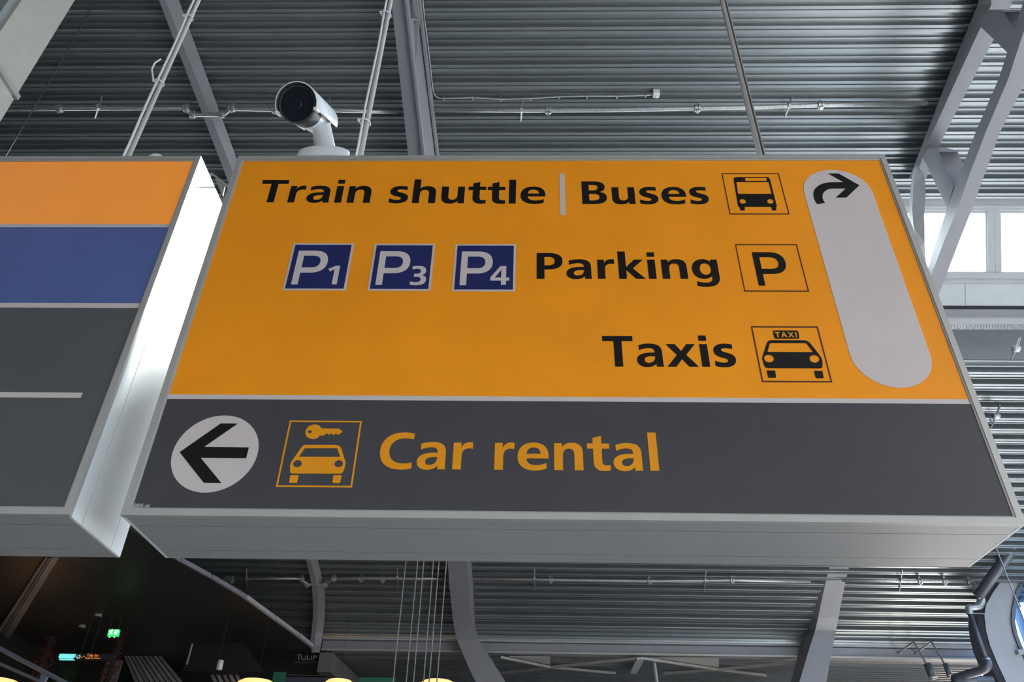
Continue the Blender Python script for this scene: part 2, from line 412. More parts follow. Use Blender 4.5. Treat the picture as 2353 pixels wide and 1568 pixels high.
rows = [(1440, 1043, 1089, 0), (1455, 1046, 1093, 0), (1470, 1050, 1100, 0), (1500, 1062, 1119, 0), (1535, 1077, 1141, 0), (1568, 1093, 1162, 0), (1640, 1130, 1205, 0)]
s_ = strut('leaning_leg', 'steel', t, rows, lambda y: Pe.y, .28, 0)
B_ = onY(1167, 1640, Pe.y)
MB().box((B_.x-.22, Pe.y, 0), (B_.x+.22, Pe.y+.28, B_.z)).obj('post', 'steel', t)
# right truss with V bracing
t = empty('roof_truss', (7.0, YC, 9), 'steel truss with V bracing crossing the high window at the right', 'truss')
def face_beam(name, tr, off, depth, rows, parent, m='steel'):
    """tr : three pixel tracks: rear-left edge of the dark side, near-left edge, near-right edge"""
    rings = []
    for y in rows:
        A = roof_hit(pinterp(tr[0], y), y, off-depth); B = roof_hit(pinterp(tr[1], y), y, off); C = roof_hit(pinterp(tr[2], y), y, off)
        rings.append([B, C, C+(A-B), A])
    return MB().loft(rings).obj(name, m, parent)
rw = list(range(-240, 460, 50))
face_beam('upper_chord', [(-1, 0), (0, 1)] and [(2250, 0), (2129, 306), (2095, 400)], .42, .22, rw, t) if 0 else None
face_beam('upper_chord', [[(2251, 0), (2198, 128), (2129, 306), (2093, 400)], [(2283, 0), (2223, 128), (2142, 306), (2106, 400)], [(2330, 0), (2264, 128), (2172, 306), (2132, 400)]], .45, .3, rw, t)
def vplane(px, py, k):  # plane X=k
    return onX(px, py, k)
# lower chord in a vertical plane, hanging under the roof, crossing the window
def lchord(rows):
    rings = []
    for (y, a, b, c, off) in rows:
        B = onX(b, y, 7.05); Cc = onX(c, y, 7.32+.0); 
        Cc = onY(c, y, B.y)
        A = onY(a, y, B.y); D = Vector((A.x, B.y, A.z))
        A = onX(a, y, 7.05)
        rings.append([B, Cc, Cc+(A-B), A])
    return rings
LR = [(-200, 2425, 2450, 2505, 0), (0, 2353, 2376, 2428, 0), (178, 2296, 2318, 2362, 0), (306, 2241, 2264, 2297, 0), (400, 2205, 2228, 2263, 0), (480, 2176, 2200, 2234, 0), (553, 2152, 2170, 2205, 0), (640, 2125, 2137, 2172, 0), (690, 2108, 2119, 2152, 0)]
MB().loft(lchord(LR)).obj('lower_chord', 'steel', t)
def diag(p, q, k, w, d, name='diagonal'):
    A = onX(p[0], p[1], k); B = onX(q[0], q[1], k); return bar(A, B, d, w, (0, .6, 1)).obj(name, 'steel', t)
def quadX(pts, k, th, name, m='steel'):
    P = [onX(x, y, k) for x, y in pts]; return MB().prism(P, (th, 0, 0)).obj(name, m, t)
quadX([(2252, 60), (2270, 22), (2305, 25), (2334, 75), (2322, 128)], 7.1, .26, 'diagonal')
quadX([(2120, 360), (2132, 340), (2156, 346), (2190, 430), (2176, 478)], 7.1, .26, 'diagonal')
quadX([(2129, 344), (2156, 344), (2157, 349), (2128, 349)], 6.95, .4, 'end_plate')
quadX([(2270, 22), (2305, 22), (2306, 27), (2269, 27)], 6.95, .4, 'end_plate')
lf = [(2104, 385), (2099, 430), (2096, 480), (2099, 520), (2110, 570), (2124, 620)]; rf = [(2106, 378), (2124, 402), (2127, 440), (2124, 490), (2125, 560), (2129, 620)]
MB().loft([[onX(a[0], a[1], 6.75), onX(b[0], b[1], 6.85), onX(b[0], b[1], 6.85)+Vector((.0, .12, 0)), onX(a[0], a[1], 6.75)+Vector((0, .12, 0))] for a, b in zip(lf, rf)]).obj('curved_bracket', 'frame', t)
# lower part behind the big sign
rings = []
for (y, d0, a, b) in [(1100, 1900, 1950, 1998), (1200, 1880, 1930, 1976), (1297, 1863, 1908, 1953), (1340, 1855, 1897, 1942), (1380, 1848, 1888, 1934), (1420, 1845, 1880, 1927), (1450, 1846, 1873, 1921), (1500, 1835, 1857, 1911), (1568, 1817, 1837, 1899), (1640, 1796, 1817, 1886)]:
    Yv = lerp(10.0, 14.6, max(0, min(1, (y-1100)/340))); 
    A = onY(a, y, Yv); B = onY(b, y, Yv); Dd = onY(d0, y, Yv+.55); rings.append([A, B, B+(Dd-A), Dd])
MB().loft(rings).obj('curved_leg', 'steel', t)
B_ = onY(1851, 1640, 14.6)
MB().box((B_.x-.3, 14.62, 0), (B_.x+.3, 15.1, B_.z)).obj('post', 'steel', t)

# ================================================================== fascia and soffit at the foot of the curved roof
yf = 15.18
def zrow(y, Y, x=1200): return onY(x, y, Y).z
def xrow(x, y, Y): return onY(x, y, Y).x
fx0 = onY(740, 1490, yf).x
t = MB().box((fx0, yf-.02, zrow(1500, yf)), (XD, yf+.3, zrow(1480, yf))).obj('trim_eaves', 'steel'); tag(t, kind='structure')
t = MB().box((fx0, yf-.05, zrow(1503, yf)), (XD, yf-.02, zrow(1499, yf))).obj('trim_eaves_edge', 'alu'); tag(t, kind='structure')
t = MB().box((fx0, yf-.06, zrow(1477, yf)), (XD, yf+.1, zrow(1468, yf))).obj('trim_eaves_flashing', 'frame'); tag(t, kind='structure')
zso = zrow(1508, yf)
t = MB().box((fx0, yf, zso+.12), (XD, 18.6, zso+.2)).obj('ceiling', 'soffit'); tag(t, kind='structure')
sof = t
for k in range(14):
    y = 15.9+k*.2
    MB().box((fx0, y, zso+.06), (XD, y+.07, zso+.13)).obj('rib', 'deck', sof)
# bracing under the soffit
br = empty('wind_bracing', (4, 16, zso), 'crossing thin pale steel braces under the eaves below the yellow sign', 'bracing')
def Zs(x, y, dz=0): return onZ(x, y, zso-.02+dz)
for a, b in (((1150, 1548), (1264, 1534)), ((1264, 1534), (1462, 1514)), ((1150, 1511), (1264, 1534)), ((1264, 1534), (1415, 1548)), ((1472, 1513), (1652, 1540)), ((1652, 1540), (1760, 1553)), ((1525, 1549), (1652, 1539)), ((1652, 1539), (1832, 1522))):
    bar(Zs(*a), Zs(*b), .045, .05).obj('brace', 'alu', br)
bar(Zs(1472, 1514, -.03), Zs(1455, 1547, -.03), .16, .04).obj('gusset_plate', 'frame', br)
MB().tube([Zs(1503, 1522), onY(1510, 1575, Zs(1503, 1522).y)], .04).obj('hanger', 'alu', br)
for x0, x1, ya, yb in ((1170, 1264, 1511, 1531), (1480, 1652, 1514, 1536)):
    P = [Zs(x0, ya, .05), Zs(x1, ya+1, .05), Zs(x1, yb, .05)]
    MB().prism(P, (0, 0, .03)).obj('gusset_plate', 'beige', br)
# dark raking wall of the left corner below the curved roof
t = MB().loft([[onY(735, 1500, yf), onY(765, 1500, yf), onY(765, 1500, yf)+Vector((0, 0, -.4)), onY(735, 1500, yf)+Vector((0, 0, -.4))],
               [onY(790, 1558, 17.5), onY(826, 1558, 17.5), onY(826, 1558, 17.5)+Vector((0, 0, -.4)), onY(790, 1558, 17.5)+Vector((0, 0, -.4))]])
t = t.obj('trim_corner', 'soffit'); tag(t, kind='structure')

# dark flat ceiling over the shops on the left
zd = 6.0
edge = [(250, 1150), (297, 1215), (350, 1252), (410, 1290), (480, 1328), (560, 1375), (625, 1422), (680, 1462), (718, 1492)]
EP = [onZ(x, y, zd) for x, y in edge]
poly = EP + [Vector((EP[-1].x+.1, 18.5, zd)), Vector((XL, 18.5, zd)), Vector((XL, EP[0].y-1.5, zd)), Vector((EP[0].x-.3, EP[0].y-1.5, zd))]
t = MB().prism(poly, (0, 0, .06)).obj('ceiling', 'dark'); tag(t, kind='structure'); dsoff = t
tr = MB().box((0, 0, 0), (0.001, .001, .001))
t = empty('edge_trim', EP[4], 'row of pale grey metal trim pieces along the slanting edge of the black ceiling', 'trim')
for i in range(2, len(EP)-1):
    a, b = EP[i], EP[i+1]; d = (b-a).normalized(); nrm = Vector((d.y, -d.x, 0))*.0+Vector((.06, 0, 0))
    g = d*.012; w = .03+.04*(i-1)/5
    P = [a+g, b-g, b-g+Vector((w, 0, 0)), a+g+Vector((w, 0, 0))]
    MB().prism([p+Vector((0, 0, -.01)) for p in P], (0, 0, .07)).obj('trim_piece', 'frame' if i > 4 else 'steel', t)

# pale column at the upper left, running up past the frame
t = empty('column', (-3.2, 1.6, 0), 'pale beige rendered column at the top left corner', 'column')
xa = onY(50, 0, 1.5).x; yr = onX(172, 0, xa).y
MB().box((xa-.9, 1.5, 0), (xa, yr, 11.75)).obj('shaft', 'beige', t)
MB().box((xa-1.6, 1.42, 4), (xa-.03, 1.5, 11.9)).obj('grey_front_panel', 'greywall', t)
q = onX(35, 222, xa+.02)
t = empty('glass_canopy', (xa-.5, 2, q.z), 'corner of a framed glass canopy at the far left edge beside the pale column', 'canopy')
MB().box((xa-1.5, .6, q.z+.02), (xa+.0, q.y, q.z+.04)).obj('pane', 'panel', t)
MB().box((xa-.02, .6, q.z), (xa+.03, q.y+.04, q.z+.06)).obj('edge_rail', 'alu', t)
MB().box((xa-.05, .6, q.z-.01), (xa-.02, q.y, q.z+.05)).obj('gasket', 'rubber', t)
MB().box((xa-1.5, q.y-.01, q.z-.01), (xa+.0, q.y+.04, q.z+.06)).obj('edge_rail', 'pipe', t)

# ================================================================== pipes under the roof
def pipe_thing(name, label, cat, pts, r, off, couplings=(), hangers=(), m='galv', group=None):
    P = [roof_hit(x, y, off) for x, y in pts]
    t = empty(name, P[0], label, cat, group)
    MB().tube(P, r, 10).obj('pipe_run', m, t, True)
    for (x, y) in couplings:
        c = roof_hit(x, y, off); d = (roof_hit(x+6, y, off)-roof_hit(x-6, y, off)).normalized()
        mb = MB().lathe(c-d*.045, d, [(r*1.35, 0), (r*1.75, .008), (r*1.75, .034), (r*1.3, .04), (r*1.3, .05), (r*1.75, .056), (r*1.75, .082), (r*1.35, .09)], 12)
        mb.box((c.x-.02, c.y-.03, c.z+r*1.4), (c.x+.02, c.y+.03, c.z+r*2.4)).box((c.x-.02, c.y-.03, c.z-r*2.3), (c.x+.02, c.y+.03, c.z-r*1.4))
        mb.obj('coupling', m, t, False)
    for (x, y, dx) in hangers:
        a = roof_hit(x-dx, y-24, .1); b = roof_hit(x+dx, y+26, .1); c = roof_hit(x, y, off)
        mb = MB().tube([a, c], .014, 6).tube([c, b], .014, 6); mb.lathe(c-Vector((.02, 0, 0)), (1, 0, 0), [(r*1.4, 0), (r*1.4, .04)], 12)
        mb.obj('hanger', m, t)
    return t
pipe_thing('sprinkler_pipe', 'galvanised pipe under the upper roof, stepping round the dark beam on the left', 'pipe',
    [(-40, 252), (130, 250), (430, 249), (436, 258), (446, 264), (480, 264), (508, 264), (518, 260), (530, 250), (640, 252), (760, 253), (912, 257)], .032, .28,
    [(137, 250), (428, 248), (443, 263), (509, 263), (533, 249), (632, 252)], [(227, 245, -8), (757, 250, 0)])
pipe_thing('sprinkler_pipe', 'galvanised pipe running across the upper roof above the yellow sign', 'pipe',
    [(1000, 253), (1200, 254), (1400, 253), (1602, 249), (1750, 246), (1885, 242), (2130, 237)], .032, .28,
    [(1260, 254), (1602, 249), (1885, 242)], [(1199, 252, -2), (1813, 243, -9)])
P = smooth_path([roof_hit(x, y, .14) for x, y in ((969, -30), (975, 40), (985, 120), (994, 200), (999, 218), (1008, 225), (1022, 226))], 4)
P += [roof_hit(x, y, .14) for x, y in ((1087, 224), (1152, 228), (1220, 226), (1285, 222), (1349, 221), (1418, 221), (1484, 219), (1500, 218))]
t = empty('electrical_conduit', P[8], 'thin conduit bending off the middle truss to a small white junction box', 'conduit')
MB().tube(P, .011, 8).obj('conduit_run', 'galv', t, True)
for x, y in ((1020, 226), (1087, 225), (1152, 228), (1220, 226), (1285, 222), (1349, 221), (1418, 221), (1484, 219)):
    c = roof_hit(x, y, .13); MB().box((c.x-.012, c.y-.02, c.z-.02), (c.x+.012, c.y+.03, c.z+.05)).obj('clip', 'galv', t)
c = roof_hit(1508, 216, .14)
t = empty('junction_box', c, 'small white junction box at the end of the conduit under the roof', 'box')
MB().box((c.x-.045, c.y-.045, c.z-.03), (c.x+.045, c.y+.045, c.z+.05)).obj('housing', 'plasticw', t)
MB().lathe(c+Vector((.0, .02, -.03)), (0, 0, -1), [(.018, 0), (.018, .02), (.008, .025)], 10).obj('cable_gland', 'plasticw', t)
pipe_thing('sprinkler_pipe', 'galvanised pipe under the curved roof, stepping round the beam end below the sign', 'pipe',
    [(516, 1333), (600, 1331), (692, 1330), (698, 1337), (707, 1343), (746, 1343), (757, 1337), (766, 1330), (840, 1329), (940, 1330), (1034, 1330)], .034, .22,
    [(522, 1333), (532, 1333), (694, 1330), (706, 1343), (749, 1343), (768, 1330), (830, 1330), (880, 1332)], [(566, 1331, 0), (913, 1326, 0)])
pipe_thing('sprinkler_pipe', 'galvanised pipe under the curved roof between the two big lower legs', 'pipe',
    [(1088, 1330), (1265, 1333), (1492, 1336), (1620, 1335), (1682, 1334), (1862, 1336)], .034, .22,
    [(1265, 1333), (1492, 1336), (1682, 1334)], [(1228, 1329, 0), (1620, 1334, -2)])
pp = pipe_thing('sprinkler_pipe', 'galvanised pipe at the lower right ending in an elbow down to the big drain', 'pipe',
    [(1935, 1334), (2068, 1336), (2170, 1336), (2228, 1337)], .034, .22, [(2113, 1336), (2170, 1336), (2226, 1337)], [(2070, 1334, -3)])
e0 = roof_hit(2228, 1337, .22)
MB().tube(smooth_path([e0, onY(2238, 1342, e0.y-.05), onY(2242, 1358, e0.y-.15), onY(2252, 1366, e0.y-.25), onY(2262, 1370, e0.y-.3)], 4), .036, 10).obj('elbow', 'galv', pp, True)
# hangers on the lower roof at right
for (x, y, lab) in ((2335, 802, 'short hanging bracket under the lower roof, upper one beside the sign edge'), (2289, 957, 'short hanging bracket under the lower roof, lower one beside the sign edge')):
    a = roof_hit(x+9, y-26, .08); b = roof_hit(x-12, y+26, .08); c = roof_hit(x, y, .3)
    t = empty('hanging_bracket', c, lab, 'bracket')
    MB().tube([a, c, b], .015, 6).obj('bent_bar', 'galv', t)
    MB().lathe(c-Vector((.05, 0, 0)), (1, 0, 0), [(.04, 0), (.05, .02), (.05, .08), (.04, .1)], 10).obj('pipe_clamp', 'galv', t)

# ================================================================== facade arch, drain pipes on the right
XA = 10.6
t = empty('facade_frame', (XA, 12, 0), 'pale curved facade frame around a blue window at the right edge', 'facade frame')
yk = 13.2
outl = [(2440, 1150), (2353, 1255), (2318, 1310), (2282, 1362), (2266, 1390), (2262, 1415), (2266, 1450), (2275, 1484), (2292, 1525), (2312, 1568), (2350, 1640)]
inn = [(2470, 1190), (2400, 1262), (2353, 1325), (2332, 1362), (2324, 1400), (2322, 1430), (2328, 1460), (2338, 1486), (2350, 1510), (2380, 1568), (2420, 1640)]
A = [onY(x, y, yk) for x, y in outl]; B = [onY(x, y, yk) for x, y in inn]
mb = MB(); mb.loft([[a, b, b+Vector((.1, .5, 0)), a+Vector((.1, .5, 0))] for a, b in zip(A, B)]); mb.obj('curved_band', 'arch', t)
mb = MB(); mb.loft([[b+Vector((-.0, -.04, 0)), b+Vector((.07, -.04, .0)), b+Vector((.07, .1, 0)), b+Vector((0, .1, 0))] for b in B]); mb.obj('gasket', 'pipe', t)
# dark inner side of the band
mb = MB(); mb.loft([[a+Vector((-.09, .1, 0)), a+Vector((-.01, .02, 0)), a+Vector((-.01, .5, 0)), a+Vector((-.09, .5, 0))] for a in A]); mb.obj('dark_flange', 'pipe', t)
q = onY(2336, 1500, yk)
MB().box((q.x-.02, yk-.1, q.z-.05), (q.x+2.5, yk+.02, q.z+.03)).obj('sill_bar', 'arch', t)
g = MB().prism([B[1], B[3], B[6], B[9], B[9]+Vector((3, 0, 0)), B[1]+Vector((3, 0, 0))], (0, .01, 0)); 
g.obj('pane', 'bluepane', t)
mb = MB().prism([onY(x, y, yk-.1) for x, y in ((2330, 1262), (2356, 1245), (2372, 1330), (2353, 1340))], (0, .05, 0)); mb.obj('corner_plate', 'arch', t)
# big diagonal drain
t = empty('drain_pipe', onY(2300, 1300, 12.4), 'thick dark drain pipe slanting down from the right end of the sign', 'pipe')
d0 = onY(2420, 1130, 11.6); d1 = onY(2247, 1372, 12.6)
MB().tube([d0, d1], .10, 16).obj('slanted_run', 'pipe', t, True)
MB().tube(smooth_path([d1, onY(2256, 1378, 12.6), onY(2252, 1392, 12.6), onY(2240, 1396, 12.6), onY(2226, 1398, 12.6), onY(2229, 1412, 12.6)], 4), .062, 12).obj('elbow', 'galv', t, True)
MB().tube([onY(2229, 1412, 12.6), onY(2247, 1465, 12.6), onY(2268, 1520, 12.6)], .045, 12).obj('lower_run', 'pipe', t, True)
MB().lathe(onY(2265, 1512, 12.6), onY(2268, 1520, 12.6)-onY(2264, 1510, 12.6), [(.055, 0), (.065, .02), (.065, .1), (.055, .12)], 12).obj('collar', 'galv', t)
MB().tube(smooth_path([onY(2268, 1520, 12.6), onY(2268, 1532, 12.6), onY(2255, 1541, 12.7), onY(2225, 1550, 12.9), onY(2195, 1560, 13.1)], 4), .078, 14).obj('elbow', 'pipe', t, True)
MB().tube([onY(2190, 1562, 13.0), onY(2280, 1566, 13.0)], .09, 12).obj('lower_run', 'pipe', t, True)
MB().tube([onY(2235, 1410, 12.6), onY(2262, 1411, 13.2)], .012, 6).obj('wall_tie', 'galv', t)
for i, (a, b, r) in enumerate((((2130, 1526), (2145, 1562), .075), ((2172, 1526), (2184, 1556), .055))):
    tt = empty('drain_stub', onY(a[0], a[1], 14), ('thick dark pipe stub', 'thinner dark pipe stub right of the thick one', 'short pale horizontal pipe end')[i]+' under the eaves at the lower right', 'pipe')
    MB().tube([onY(a[0], a[1], 14), onY(b[0], b[1], 14)], r, 12).obj('stub', 'pipe' if i < 2 else 'alu', tt, True)
    p = onY(a[0], a[1], 14); MB().tube([p+Vector((0, 0, -.05)), Vector((p.x, p.y+.3, p.z+.5)), Vector((p.x, yf+.02, zrow(1490, yf)))], .02, 6).obj('support_arm', 'galv', tt)
    MB().tube([lerp(onY(a[0], a[1], 14), onY(b[0], b[1], 14), .8), lerp(onY(a[0], a[1], 14), onY(b[0], b[1], 14), .95)], r*1.2, 12).obj('collar', 'galv', tt, True)
t = MB().tube([onY(2285, 1250, 9), onY(2420, 1600, 9)], .009, 6).obj('stay_cable', 'galv'); tag(t, 'thin steel cable crossing the drain pipe and blue window at the right', 'cable')

# ================================================================== the signs
SH = 1.909; ZB = 2.70; DP = .434; ZT = ZB+SH
def sign_case(x0, x1, label, name='direction_sign'):
    t = empty(name, ((x0+x1)/2, DP/2, ZB), label, 'sign')
    fw = .025                       # frame width
    # mitred frame bars
    O = [(x0, ZB), (x1, ZB), (x1, ZT), (x0, ZT)]; I = [(x0+fw, ZB+fw), (x1-fw, ZB+fw), (x1-fw, ZT-fw), (x0+fw, ZT-fw)]
    I2 = [(x0+fw+.007, ZB+fw+.007), (x1-fw-.007, ZB+fw+.007), (x1-fw-.007, ZT-fw-.007), (x0+fw+.007, ZT-fw-.007)]
    for k in range(4):
        j = (k+1) % 4
        def ring(q):
            o, i, i2 = O[q], I[q], I2[q]
            return [(o[0], 0, o[1]), (i[0], 0, i[1]), (i[0], .004, i[1]), (i2[0], .006, i2[1]), (i2[0], .022, i2[1]), (o[0], .022, o[1])]
        MB().loft([ring(k), ring(j)]).obj('frame_bar', 'alu', t)
    e = .003
    for a, b in ((.022, .097), (.101, .343), (.346, DP)):
        # bottom, sides and top of each casing section
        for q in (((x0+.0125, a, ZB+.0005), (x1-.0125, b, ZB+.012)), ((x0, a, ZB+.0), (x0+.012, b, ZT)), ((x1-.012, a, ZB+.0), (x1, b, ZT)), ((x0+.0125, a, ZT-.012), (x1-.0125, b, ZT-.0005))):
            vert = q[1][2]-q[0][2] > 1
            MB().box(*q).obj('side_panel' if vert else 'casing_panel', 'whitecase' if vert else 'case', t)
    MB().box((x0+.013, .024, ZB+.013), (x1-.013, DP-.003, ZT-.013)).obj('inner_core', 'core', t)
    return t
XL2, XR2 = -3.6, -.1873
S1 = sign_case(0, 3.2, 'large hanging sign, mostly yellow, with train, bus, parking, taxi and car rental directions')
S2 = sign_case(XL2, XR2, 'cropped hanging sign at the left with orange, blue and dark grey bands')
FY = .009                                  # panel surface
def pl(x, y, Y=FY):
    p = onY(x, y, Y); return (p.x, p.z)
def panel(t, x0, x1, z0, z1, m, name='face_panel', y=FY, lab=None):
    o = MB().box((x0, y, z0), (x1, y+.006, z1)).obj(name, m, t)
    if lab: o['label'] = lab
    return o
zg0 = pl(1300, 923)[1]; zg1 = pl(1300, 912.5)[1]
panel(S1, .03, 3.17, ZB+.03, zg0, 'greyfilm', lab='dark grey lower face panel')
panel(S1, .03, 3.17, zg0, zg1, 'white', 'divider_strip', FY-.001, 'thin white dividing strip')
panel(S1, .03, 3.17, zg1, ZT-.03, 'yellow', lab='yellow upper face panel')
za, zb_, zc, zdd = pl(200, 515)[1], pl(200, 522.5)[1], pl(200, 697)[1], pl(200, 708)[1]
panel(S2, XL2+.03, XR2-.03, za, ZT-.03, 'orange', lab='orange top face panel')
panel(S2, XL2+.03, XR2-.03, zb_, za, 'white', 'divider_strip', FY-.001)
panel(S2, XL2+.03, XR2-.03, zc, zb_, 'bluepanel', lab='blue face panel')
panel(S2, XL2+.03, XR2-.03, zdd, zc, 'white', 'divider_strip', FY-.001)
panel(S2, XL2+.03, XR2-.03, ZB+.03, zdd, 'greyfilm_lit', lab='dark grey lower face panel')
panel(S2, XL2+.5, pl(188, 908)[0], pl(100, 914.5)[1], pl(100, 902.5)[1], 'white', 'short_strip', FY-.001)

# ---- flat print shapes
def shape(name, loops, m, parent, layer=1, label=None):
    """loops of (x, z) on the sign face"""
    cu = bpy.data.curves.new(name, 'CURVE'); cu.dimensions = '2D'; cu.fill_mode = 'BOTH'; cu.extrude = .0004
    for lp in loops:
        sp = cu.splines.new('POLY'); sp.points.add(len(lp)-1); sp.use_cyclic_u = True
        for i, (x, z) in enumerate(lp): sp.points[i].co = (x, z, 0, 1)
    o = bpy.data.objects.new(name, cu); COL.objects.link(o)
    dg = bpy.context.evaluated_depsgraph_get(); me = bpy.data.meshes.new_from_object(o.evaluated_get(dg)); me.name = name
    bpy.data.objects.remove(o); bpy.data.curves.remove(cu)
    Yv = FY-.0012*layer
    for v in me.vertices: v.co = (v.co.x, Yv-v.co.z, v.co.y)
    me.materials.clear()
    ob = link(name, me, M[m], parent)
    if label: ob['label'] = label
    return ob
def px(loop): return [pl(x, y) for x, y in loop]
def crop(ox, oy, s, loop): return [(ox+x/s, oy+y/s) for x, y in loop]
def arc(cx, cy, rx, ry, n=28, rot=0.0):
    return [(cx+rx*math.cos(2*PI*k/n)*math.cos(rot)-ry*math.sin(2*PI*k/n)*math.sin(rot), cy+rx*math.cos(2*PI*k/n)*math.sin(rot)+ry*math.sin(2*PI*k/n)*math.cos(rot)) for k in range(n)]
def rnd(loop, r, n=4, which=None):
    """round corners of a polygon (pixel units)"""
    out = []; N = len(loop)
    for i in range(N):
        if which is not None and i not in which: out.append(loop[i]); continue
        p = Vector(loop[i]); a = Vector(loop[i-1]); b = Vector(loop[(i+1) % N])
        ra = min(r, (a-p).length*.45); rb = min(r, (b-p).length*.45)
        s = p+(a-p).normalized()*ra; e = p+(b-p).normalized()*rb
        for k in range(n+1):
            t_ = k/n; q = s*(1-t_)**2+p*2*t_*(1-t_)+e*t_*t_; out.append((q.x, q.y))
    return out
def frame_loops(quad, wx, wz):
    """quad in plane coordinates (x,z) as TL,TR,BR,BL -> outer and inner loops"""
    xs = [(quad[0][0]+quad[3][0])/2, (quad[1][0]+quad[2][0])/2]; zs = [(quad[0][1]+quad[1][1])/2, (quad[2][1]+quad[3][1])/2]
    x0, x1 = xs; z1, z0 = zs
    return [[(x0, z0), (x1, z0), (x1, z1), (x0, z1)], [(x0+wx, z0+wz), (x1-wx, z0+wz), (x1-wx, z1-wz), (x0+wx, z1-wz)]]

